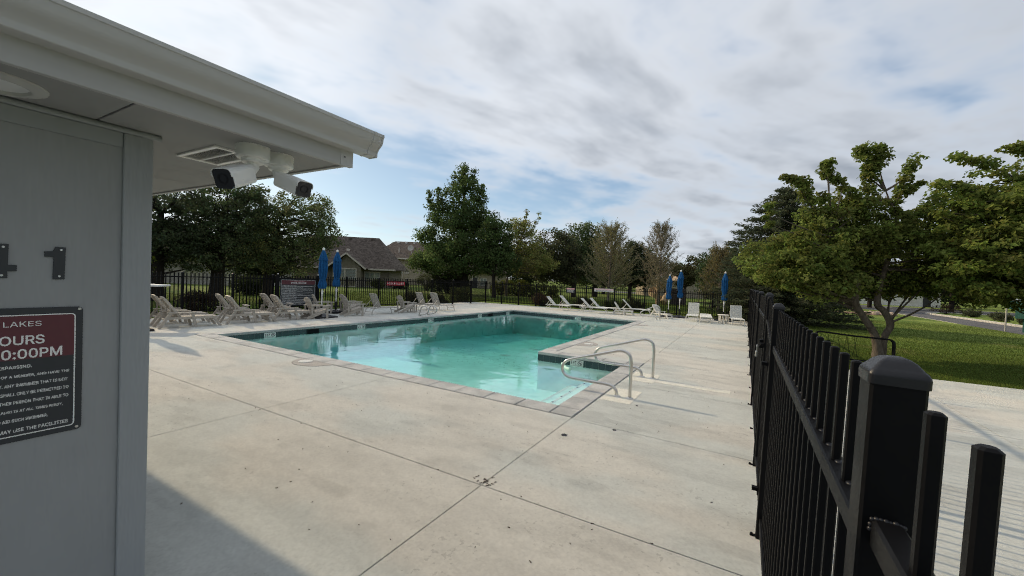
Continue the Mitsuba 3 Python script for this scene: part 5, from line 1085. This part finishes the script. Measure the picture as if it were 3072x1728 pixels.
tree('light_tree', 'yellow green airy tree right of the tall maple with a pale trunk', 'tree', (-20.3, 34.3), ([(0, 0, -0.1), (0.05, 0, 1.6), (0.6, 0, 3.6), (1.4, 0, 6.0), (2.0, 0, 7.6)], [0.15, 0.12, 0.09, 0.05, 0.015]),
     [((1.4, 0, 5.6), (2.0, 1.8, 1.9)), ((1.8, 0, 3.6), (2.7, 2.2, 1.5)), ((3.6, 0, 3.4), (1.3, 1.2, 0.9)), ((0.8, 0, 6.9), (1.0, 1.0, 0.9))], 300, 34, 0.17, (0.247, 0.260, 0.091), 33, 0.52, 0.75, n_limbs=90, bark='bark_pale', shoots=[([(2.2, 0, 6.2), (2.9, 0, 8.0)], 0.24), ([(1.5, 0, 6.8), (1.7, 0, 8.3)], 0.24)])
tree('dark_tree', 'broad dark tree behind the yellow green tree, left of the taller dark one', 'tree', (-16.5, 42.5), ([(0, 0, -0.1), (0, 0, 2.0), (0, 0, 5.5)], [0.3, 0.24, 0.06]),
     [((-2.2, 0, 4.4), (2.7, 2.4, 3.0)), ((-0.8, 0, 3.0), (2.2, 2.0, 1.8)), ((-3.6, 0, 3.6), (1.9, 1.9, 2.2))], 380, 34, 0.24, (0.098, 0.107, 0.060), 34, 0.65, 0.85, n_limbs=60)
tree('dark_tree', 'tallest dark green tree in the far row behind the budding tree', 'tree', (-15.4, 46.5), ([(0, 0, -0.1), (0, 0, 2.0), (0, 0, 6.5)], [0.32, 0.26, 0.06]),
     [((-1.6, 0, 5.6), (2.7, 2.5, 3.1)), ((-1.2, 0, 3.2), (3.0, 2.6, 2.0))], 400, 36, 0.25, (0.098, 0.135, 0.062), 35, 0.62, 0.9, n_limbs=60)
tree('dark_tree', 'rounded dark tree between the two budding trees', 'tree', (-11.6, 47.6), ([(0, 0, -0.1), (0, 0, 2.0), (0, 0, 5.0)], [0.26, 0.2, 0.05]),
     [((0.3, 0, 4.2), (2.3, 2.2, 2.3)), ((0.9, 0, 2.8), (2.1, 1.9, 1.4))], 300, 34, 0.24, (0.072, 0.091, 0.047), 36, 0.6, 0.85, n_limbs=50)
tree('dark_tree', 'dark green tree left of the spruce behind the far fence', 'tree', (-2.3, 38.5), ([(0, 0, -0.1), (0, 0, 1.6), (0.2, 0, 4.2)], [0.2, 0.16, 0.04]),
     [((0.5, 0, 3.3), (1.8, 1.8, 1.9)), ((0.6, 0, 1.9), (2.0, 1.9, 1.2)), ((1.4, 0, 4.2), (1.0, 1.0, 0.9))], 300, 40, 0.17, (0.094, 0.130, 0.060), 37, 0.45, 0.8, n_limbs=40)
tree('hazel_tree', 'small olive tree beyond the slide, behind the paler budding tree', 'tree', (-6.0, 50.0), ([(0, 0, -0.1), (0, 0, 1.6), (0.2, 0, 4.0)], [0.18, 0.14, 0.04]),
     [((1.6, 0, 3.6), (2.1, 1.8, 1.7)), ((-0.4, 0, 2.8), (1.8, 1.8, 1.3))], 240, 30, 0.2, (0.088, 0.090, 0.042), 38, 0.5, 0.8, n_limbs=40)
def budding(label, G0, height, prof, seed, col, n1=64):
    """a tree in bud: many rising twigs, few small leaves"""
    rng = np.random.default_rng(seed); key = thing('budding_tree', label, 'tree')
    base = L3(G0, (0, 0, -0.1)); top = L3(G0, (0.1, 0, height))
    put(key, 'trunk', tube(smooth_path([base, L3(G0, (0.03, 0, height * 0.4)), top], 6), np.linspace(0.12, 0.012, 13), 8), 'bark_pale', smooth=True)
    tw, lc = [], []
    for i in range(n1):
        z0 = height * (0.12 + 0.80 * (i / n1)); a = i * 2.4 + rng.normal(0, 0.3); r = prof(z0 / height) * rng.uniform(0.75, 1.1)
        rise = 0.55 + 0.9 * (z0 / height)
        e = L3(G0, (r * math.cos(a), r * math.sin(a), z0 + r * rise)); s = base + (top - base) * (z0 / height)
        s[2] = z0; t = np.linspace(0, 1, 7)[:, None]; mid = s * 0.5 + e * 0.5 - [0, 0, 0.10 * r]
        P_ = (1 - t) ** 2 * s + 2 * t * (1 - t) * mid + t * t * e
        tw.append(tube(P_, np.linspace(0.022, 0.007, 7), 4, cap=False))
        for j in range(15):
            u = rng.uniform(0.22, 1.0); q = P_[int(u * 6)] * (1 - (u * 6) % 1) + P_[min(6, int(u * 6) + 1)] * ((u * 6) % 1)
            d = unit((e - s)[None])[0] + rng.normal(0, 0.5, 3) + [0, 0, 0.45]; ln = rng.uniform(0.25, 0.75) * (0.6 + 0.25 * r)
            w_ = q + d * ln * 0.6; tw.append(tube([q, (q + w_) / 2 + rng.normal(0, 0.02, 3), w_], [0.009, 0.007, 0.005], 3, cap=False))
            for _ in range(7): lc.append(q + (w_ - q) * rng.uniform(0.1, 1.0) + rng.normal(0, 0.05, 3))
    put(key, 'branches', cat(tw), 'twig')
    lc = np.array(lc); v, f, k = leaf_mesh(lc, unit(rng.normal(size=lc.shape)), 0.085, rng, col=col); put(key, 'buds', tm(v, f), 'leaf', color=k)
budding('greenish tree in bud with rising bare twigs in front of the dark far trees', (-9.7, 32.8), 6.2, lambda t: 2.6 * (1 - t) ** 0.62 * min(1, 0.6 + 2.2 * t), 41, (0.24, 0.235, 0.11), 130)
budding('taller thin tree in bud against the sky above the slide', (-6.5, 36.7), 7.0, lambda t: (1.75 if t > 0.3 else 1.45) * (1 - max(0, t - 0.45) / 0.6) ** 0.9, 42, (0.25, 0.23, 0.15), 96)
budding('sparse low tree in bud in front of the dark tree left of the spruce', (-1.6, 31.5), 4.4, lambda t: 1.5 * (1 - t) ** 0.6, 43, (0.19, 0.165, 0.07), 70)
# spruce behind the right fence
def spruce(label, G0, height, rad, seed, col, per=120):
    rng = np.random.default_rng(seed); key = thing('spruce_tree', label, 'tree')
    put(key, 'trunk', tube([L3(G0, (0, 0, -0.1)), L3(G0, (0, 0, height * 0.5)), L3(G0, (0, 0, height))], [0.22, 0.13, 0.02], 8), 'bark_dark', smooth=True)
    C, N, D = [], [], []; br = []
    zs = np.arange(0.25, height - 0.15, 0.20)
    for z in zs:
        r = rad * (1 - (z / height) ** 2.6) ** 0.8; nb = int(7 + 11 * r / rad)
        for b in range(nb):
            a = rng.uniform(0, 6.28); rr_ = r * rng.uniform(0.8, 1.12) + 0.12
            n = max(3, int(rr_ / 0.11)); t = np.linspace(0.1, 1, n)
            P_ = np.stack([rr_ * t * math.cos(a), rr_ * t * math.sin(a), z + rng.normal(0, 0.06) - 0.22 * rr_ * t ** 1.3 + 0.16 * rr_ * t ** 3], 1)
            k = rng.integers(0, n, int(per * (0.3 + rr_ / rad))); side = rng.normal(0, 1, (len(k), 3)) * [0.14, 0.14, 0.07] * (0.5 + 0.7 * (1 - t[k]))[:, None]
            C.append(P_[k] + side); out = np.array([math.cos(a), math.sin(a), 0.1]); D.append(out + unit(side) * 0.8); N.append(np.tile([0, 0, 1.0], (len(k), 1)) + rng.normal(0, 0.5, (len(k), 3)))
            br.append(tube(np.vstack([[0, 0, z + 0.05], P_[[0, n // 2, -1]]]), [0.02, 0.016, 0.011, 0.005], 3, cap=False))
    rot = np.eye(4); rot[:2, 0], rot[:2, 1], rot[:2, 3] = R2, F2, G0
    v, f, k = leaf_mesh(np.vstack(C), unit(np.vstack(N)), 0.17, rng, aspect=0.26, col=col, dirs=unit(np.vstack(D)))
    put(key, 'crown', mv(tm(v, f), rot), 'needle', color=k); put(key, 'branches', mv(cat(br), rot), 'bark_dark')
spruce('wide dark spruce with drooping skirts behind the right fence', (1.7, 26.2), 7.3, 3.35, 51, (0.105, 0.122, 0.072))
# the crooked maple on the right lawn and its leafier neighbour
bent1 = ([(-0.03, 0, -0.08), (-0.05, 0, 0.22), (-0.14, 0.02, 0.61), (-0.35, 0.05, 0.95), (-0.55, 0.05, 1.21), (-0.75, 0.0, 1.51), (-0.85, -0.1, 2.0), (-1.2, -0.1, 2.7), (-1.5, 0, 3.6)], [0.15, 0.115, 0.095, 0.09, 0.085, 0.085, 0.07, 0.05, 0.02])
bent2 = ([(0.12, 0.02, -0.08), (0.12, 0.02, 0.15), (0.13, 0, 0.56), (0.25, -0.02, 0.89), (0.09, 0, 1.24), (-0.07, 0.05, 1.43), (-0.03, 0.1, 1.8), (0.15, 0.1, 2.6), (0.3, 0, 3.6), (-0.1, 0, 4.6)], [0.10, 0.085, 0.08, 0.085, 0.08, 0.085, 0.07, 0.06, 0.045, 0.015])
MC = (0.172, 0.210, 0.056)
tree('crooked_maple', 'maple with two crooked trunks on the right lawn and long leafy shoots above', 'tree', (3.3, 14.95), bent1,
     [((-2.5, 0.2, 2.55), (1.3, 1.3, 0.80)), ((-0.6, 0.7, 1.95), (1.5, 0.8, 0.40)), ((0.8, 0.6, 2.2), (1.1, 0.8, 0.45)), ((-1.3, 0.4, 3.1), (1.3, 1.2, 1.0)), ((-0.1, 0.3, 3.35), (1.25, 1.1, 0.80)), ((1.2, 0.2, 3.45), (0.95, 0.95, 0.55)), ((-2.0, -0.2, 1.95), (1.2, 1.0, 0.45)), ((-0.5, 0.9, 2.3), (1.7, 0.9, 0.55)), ((-0.7, 0.2, 4.15), (0.75, 0.7, 0.40)), ((1.9, 0.5, 2.9), (0.8, 0.8, 0.6)), ((1.6, 0.7, 2.2), (1.0, 0.8, 0.5))], 860, 60, 0.105, MC, 61, 0.29, 0.6, bark='bark', n_limbs=150, limb_r=0.035, trunks=[bent2], up=0.75, power=0.45, twig_r=0.006,
     shoots=[([(-0.6, 0, 4.2), (-0.55, 0, 4.9), (-0.52, 0, 5.4), (-0.35, 0, 5.8)], 0.24), ([(-0.55, 0, 4.9), (-0.75, 0, 5.5), (-0.85, 0, 5.75)], 0.2), ([(-0.5, 0, 5.2), (-0.2, 0, 5.55)], 0.2), ([(-1.0, 0, 4.4), (-1.45, 0, 4.85), (-1.75, 0, 5.05), (-1.7, 0, 5.35)], 0.19), ([(0.2, 0, 4.0), (0.3, 0, 4.6), (0.45, 0, 5.0), (0.6, 0, 5.4)], 0.19), ([(0.5, 0, 4.5), (0.85, 0, 4.9)], 0.12),
             ([(-2.0, 0, 3.6), (-2.2, 0, 4.3), (-2.4, 0, 4.85)], 0.22), ([(-2.2, 0, 4.3), (-2.6, 0, 4.75), (-2.85, 0, 4.8)], 0.18), ([(-1.6, 0, 3.9), (-1.9, 0, 4.4)], 0.22), ([(-3.2, 0, 3.5), (-3.3, 0, 4.1)], 0.14), ([(0.4, 0, 3.9), (1.0, 0, 4.1), (1.3, 0, 4.4)], 0.2)])
tree('leafy_maple', 'dense leafy maple overhanging the lawn at the right edge', 'tree', (8.5, 16.2), ([(0.2, 0, -0.1), (0.2, 0, 1.6), (-0.3, 0, 3.0), (-1.2, 0, 4.6)], [0.2, 0.16, 0.12, 0.03]),
     [((-3.0, 0, 3.0), (1.9, 1.6, 1.0)), ((-3.1, -0.3, 2.2), (1.7, 1.4, 0.75)), ((-4.4, -0.2, 2.8), (1.1, 1.0, 0.95)), ((-4.3, 0.2, 4.0), (0.9, 0.9, 0.5)), ((-3.6, 0, 3.9), (1.2, 1.2, 0.7)), ((-2.2, -0.6, 1.7), (1.2, 1.0, 0.45)), ((-2.4, 0.1, 4.4), (1.8, 1.6, 0.85)), ((-3.3, -0.2, 2.0), (1.5, 1.3, 0.55)), ((-0.8, 0, 3.6), (1.9, 1.9, 1.9)), ((-4.5, 0, 3.4), (0.8, 0.8, 0.35)), ((-4.6, 0.1, 2.6), (0.55, 0.7, 0.35)), ((1.2, 0, 3.6), (2.2, 2.2, 1.8))], 1250, 58, 0.108, (0.178, 0.220, 0.056), 62, 0.29, 0.5, bark='bark', n_limbs=150, limb_r=0.04, up=0.8, power=0.5, twig_r=0.006,
     shoots=[([(-3.4, 0, 4.6), (-4.2, 0, 4.95), (-5.0, 0, 5.1)], 0.24), ([(-3.6, 0, 4.0), (-4.6, 0, 4.3), (-5.4, 0, 4.4)], 0.22), ([(-4.0, 0, 3.3), (-5.2, 0, 3.65)], 0.2), ([(-2.4, 0, 4.9), (-3.2, 0, 5.35), (-3.7, 0, 5.45)], 0.25), ([(-3.6, 0, 2.2), (-4.6, 0, 2.15), (-5.0, 0, 2.0)], 0.22), ([(-4.0, 0, 2.6), (-5.1, 0, 2.8)], 0.18)])
# trees across the road and a far row behind everything
GB = 'far trees around the green'
for i, (x, y, hgt, rad, lab, c) in enumerate([
        (8.5, 60, 8.5, 3.6, 'dark tree down the road behind the crooked maple', (0.034, 0.046, 0.022)), (14.2, 70, 7.0, 3.2, 'dark round tree in front of the white far house', (0.036, 0.050, 0.022)), (22.5, 72, 8.0, 3.6, 'dark tree across the road right of the white house', (0.036, 0.050, 0.022)),
        (29.0, 62, 8.0, 4.0, 'dark tree across the road behind the leafy maple', (0.042, 0.058, 0.024)), (27.0, 50, 7.0, 3.4, 'tree across the road near the mailbox', (0.046, 0.062, 0.026)), (36, 52, 9.0, 4.4, 'tree across the road at the right edge', (0.046, 0.062, 0.026)),
        (3.0, 66, 7.5, 3.6, 'far dark tree behind the spruce', (0.036, 0.048, 0.022)), (-3.0, 74, 6.5, 3.2, 'far tree behind the grey gabled roof', (0.044, 0.056, 0.028)), (-24, 62, 8.0, 3.8, 'far dark tree behind the yellow green tree', (0.036, 0.048, 0.022)), (-31, 60, 7.0, 3.6, 'far tree behind the low beige house', (0.038, 0.052, 0.022)),
        (-18.5, 60, 7.6, 3.8, 'far dark tree filling the gap left of the tallest dark tree', (0.032, 0.042, 0.02)), (-12, 66, 6.4, 3.4, 'far dark tree behind the budding trees', (0.032, 0.042, 0.02)), (-60, 58, 7.8, 2.2, 'treetop peeking over the roof of the tan house', (0.09, 0.10, 0.04)),
        (-44, 10, 8.0, 4.2, 'far tree behind the pale left house', (0.036, 0.050, 0.022)), (-36, 6.5, 7.5, 4.0, 'far dark tree at the far left behind the sapling', (0.032, 0.044, 0.02)), (-34, 18.5, 5.5, 2.2, 'dark tree left of the olive house', (0.036, 0.050, 0.024))]):
    tree('far_tree', lab, 'tree', (x, y), ([(0, 0, -0.15), (0, 0, hgt * 0.3), (0.1, 0, hgt * 0.75)], [0.26, 0.2, 0.05]),
         [((0, 0, hgt * 0.62), (rad * 0.8, rad * 0.8, hgt * 0.36)), ((0.2, 0, hgt * 0.38), (rad, rad, hgt * 0.24))], 170, 26, 0.34, c, 70 + i, 0.85, 0.85, group=None, n_limbs=24)
rbk = np.random.default_rng(77); belt = []
for i in range(30):
    th = math.radians(-78 + i * 3.5 + rbk.uniform(-1, 1)); rr_b = rbk.uniform(92, 125); hb = rbk.uniform(7.0, 11)
    c = in_ball(rbk, 120, 0.4) * [4.6, 4.0, hb * 0.46] + [rr_b * math.sin(th), rr_b * math.cos(th), hb * 0.48]; c[:, 2] = np.maximum(c[:, 2], 0.3)
    belt.append(puffs(rbk, c, np.full(120, 1.3), 22, 0.6, np.array([0.05, 0.066, 0.036]) * rbk.uniform(0.8, 1.3), 0.85))
m, k = joined(belt); put(None, 'distant_trees', m, 'leaf', color=k); labels['distant_trees'] = {'kind': 'stuff', 'label': 'far belt of dark trees along the horizon', 'category': 'trees'}
def shrub(label, x, y, rx, ry, hz, col, seed, leaf=0.07, n=70, per=40, name='shrub', z=LAWN_Z, boxy=False):
    rng = np.random.default_rng(seed); key = thing(name, label, 'shrub')
    if boxy: c = rng.uniform(-1, 1, (n, 3)) * [rx, ry, hz / 2]
    else: c = in_ball(rng, n, 0.35) * [rx, ry, hz / 2]
    c = c + [0, 0, hz / 2]; c[:, 2] = np.maximum(c[:, 2], 0.08)
    rot = np.eye(4); rot[:2, 0], rot[:2, 1], rot[:3, 3] = R2, F2, (x, y, z)
    v, f, k = puffs(rng, c, np.full(n, 0.20 * (hz ** 0.5)), per, leaf, col, 0.9)
    put(key, 'foliage', mv(tm(v, f), rot), 'leaf', color=k)
    put(key, 'stems', mv(cat([limb((0, 0, 0), q, 0.02, 0.006, rng, 0.0, 4) for q in c[:14]]), rot), 'bark_dark')
shrub('clipped boxy green shrub inside the far left fence corner', -16.9, 22.4, 0.62, 0.6, 0.95, (0.070, 0.085, 0.03), 101, n=110, boxy=True)
shrub('low round dark shrub left of the boxy one by the fence', -16.9, 20.2, 0.72, 0.6, 0.62, (0.050, 0.055, 0.03), 102)
shrub('dark reddish barberry shrub behind the far fence', -12.0, 24.9, 0.75, 0.6, 0.80, (0.070, 0.048, 0.035), 103)
shrub('dark round shrub behind the two leftmost far lounges', -9.4, 25.6, 0.7, 0.6, 0.72, (0.045, 0.050, 0.03), 104)
shrub('leafy low shrub behind the middle far lounges', -7.4, 26.0, 0.75, 0.6, 0.62, (0.060, 0.080, 0.03), 105)
shrub('dark round shrub behind the short pale chaise', -6.1, 26.0, 0.75, 0.6, 0.85, (0.045, 0.052, 0.03), 106)
shrub('round shrub behind the taupe lounges by the ladder', -17.3, 18.3, 0.65, 0.6, 0.8, (0.048, 0.052, 0.03), 107)
shrub('dark reddish low shrub behind the second chaise pair', -18.4, 7.6, 0.75, 0.6, 0.75, (0.055, 0.042, 0.032), 108)
shrub('yellow green bush behind the long pale tabletop', -20.0, 5.4, 0.9, 0.8, 1.25, (0.14, 0.165, 0.03), 109, 0.09)
shrub('wide dark clipped bush on the sunlit lawn at left', -27.5, 14.3, 1.15, 1.0, 1.35, (0.040, 0.052, 0.024), 110, 0.10, 120)
shrub('very large dark bush under the tall maple', -25.4, 31.9, 2.1, 1.4, 2.1, (0.036, 0.048, 0.022), 111, 0.13, 240, 44)
shrub('sunlit clipped hedge left of the pale trunk', -21.9, 35.9, 0.95, 0.6, 1.45, (0.105, 0.120, 0.028), 112, 0.10, 100, boxy=True)
shrub('sunlit clipped hedge right of the pale trunk', -20.2, 36.2, 1.05, 0.6, 1.5, (0.105, 0.120, 0.028), 113, 0.10, 110, boxy=True)
shrub('long low clipped hedge right of the taller hedges', -17.9, 36.6, 1.9, 0.7, 1.2, (0.070, 0.082, 0.026), 114, 0.10, 190, boxy=True)
shrub('flowering bush at the foot of the olive house', -35.4, 31.9, 0.8, 0.7, 1.1, (0.10, 0.115, 0.04), 115, 0.10)
shrub('dark bush at the corner of the olive house', -34.2, 34.0, 1.2, 0.8, 0.9, (0.03, 0.036, 0.02), 116, 0.10)
shrub('rounded shrub tree in front of the tan house', -30.6, 34.4, 1.2, 1.0, 2.1, (0.080, 0.092, 0.045), 117, 0.10, 90)
shrub('low bush under the rules board', -17.6, 10.4, 0.9, 0.5, 0.55, (0.04, 0.05, 0.025), 118)
shrub('dark low bush under the crooked maple beside the rack', 1.4, 14.6, 0.8, 0.6, 0.5, (0.05, 0.075, 0.025), 119, 0.08)
for i, (x, y, s) in enumerate([(17.6, 47, 0.5), (18.5, 50, 0.55), (17.9, 53, 0.5), (19.6, 47.5, 0.6), (18.9, 55.5, 0.6), (20.8, 51.5, 0.7), (17.5, 43.5, 0.5), (17.6, 57.5, 0.8)]):
    shrub(['low grey green shrub in the bed beyond the road kerb', 'dark spreading shrub where the roads meet'][i == 7], x, y, s * (2.2 if i == 7 else 1.1), s, s * 1.2, (0.085, 0.095, 0.055) if i < 7 else (0.06, 0.045, 0.03), 130 + i, 0.10, 40, 24)
    if i < 7: labels[[k for k in labels if k.startswith('shrub') and '__' not in k][-1]].update(label='grey green shrub beyond the road kerb, ' + ['second nearest', 'third along the kerb', 'fourth along the kerb', 'set back in the nearer half', 'set back at the far end', 'set farthest back', 'nearest the camera'][i], group='grey green shrubs beyond the road')
# mulch bed with stones in the lawn
setting('mulch_bed', flat(Polygon([(6.4, 45.0), (8.6, 43.6), (10.6, 44.6), (11.0, 46.6), (9.2, 48.2), (6.8, 47.4)]), LAWN_Z + 0.02), 'mulch', label='brown mulch bed in the lawn behind the crooked maple')
rk_ = np.random.default_rng(8); st = []
for _ in range(46): st.append(mv(trimesh.creation.icosphere(subdivisions=1, radius=1.0), TR(rk_.uniform(8.4, 10.7), rk_.uniform(44.3, 46.5), 0.04) @ RZ(rk_.uniform(0, 6)) @ SC(*rk_.uniform(0.08, 0.26, 3))))
put(None, 'bed_rocks', cat(st), 'rock'); labels['bed_rocks'] = {'kind': 'stuff', 'label': 'reddish brown rocks heaped on the mulch bed', 'category': 'rocks'}
# grass blades where the lawn is near enough to see them
rg = np.random.default_rng(9)
def blades(n, inside, hgt, w):
    p = inside(n); n = len(p); a = rg.uniform(0, 6.28, n); s = rg.uniform(0.6, 1.3, n); lean = rg.normal(0, 0.35, (n, 2)) * hgt
    dx, dy = np.cos(a) * w * s, np.sin(a) * w * s; z = np.full(n, LAWN_Z)
    v = np.stack([np.stack([p[:, 0] - dx, p[:, 1] - dy, z], 1), np.stack([p[:, 0] + dx, p[:, 1] + dy, z], 1), np.stack([p[:, 0] + lean[:, 0], p[:, 1] + lean[:, 1], z + hgt * s], 1)], 1).reshape(-1, 3)
    k = np.array([0.115, 0.158, 0.036]) * rg.uniform(0.6, 1.35, (n, 1)) * (1 + rg.normal(0, 0.07, (n, 3)))
    return v, np.arange(3 * n).reshape(-1, 3), np.repeat(np.clip(k, 0.005, 0.4), 3, 0)
def right_lawn(n):
    y = 11.83 + 24 * rg.uniform(0, 1, n) ** 1.7; x = rg.uniform(0.3, 0.45 * y + 1.5, n); return np.stack([x, y], 1)[x < 12.3]
def left_lawn(n): return np.stack([-16.4 - 14 * rg.uniform(0, 1, n) ** 1.4, rg.uniform(3, 28, n)], 1)
def far_lawn(n): x = rg.uniform(-18, 0, n); return np.stack([x, 25.3 + 14 * rg.uniform(0, 1, n) ** 1.3], 1)
m, k = joined([blades(190000, right_lawn, 0.042, 0.006), blades(50000, left_lawn, 0.06, 0.014), blades(50000, far_lawn, 0.06, 0.014)])
put(None, 'grass', m, 'grass_blade', color=k); labels['grass'] = {'kind': 'stuff', 'label': 'short green grass blades of the lawn', 'category': 'grass'}
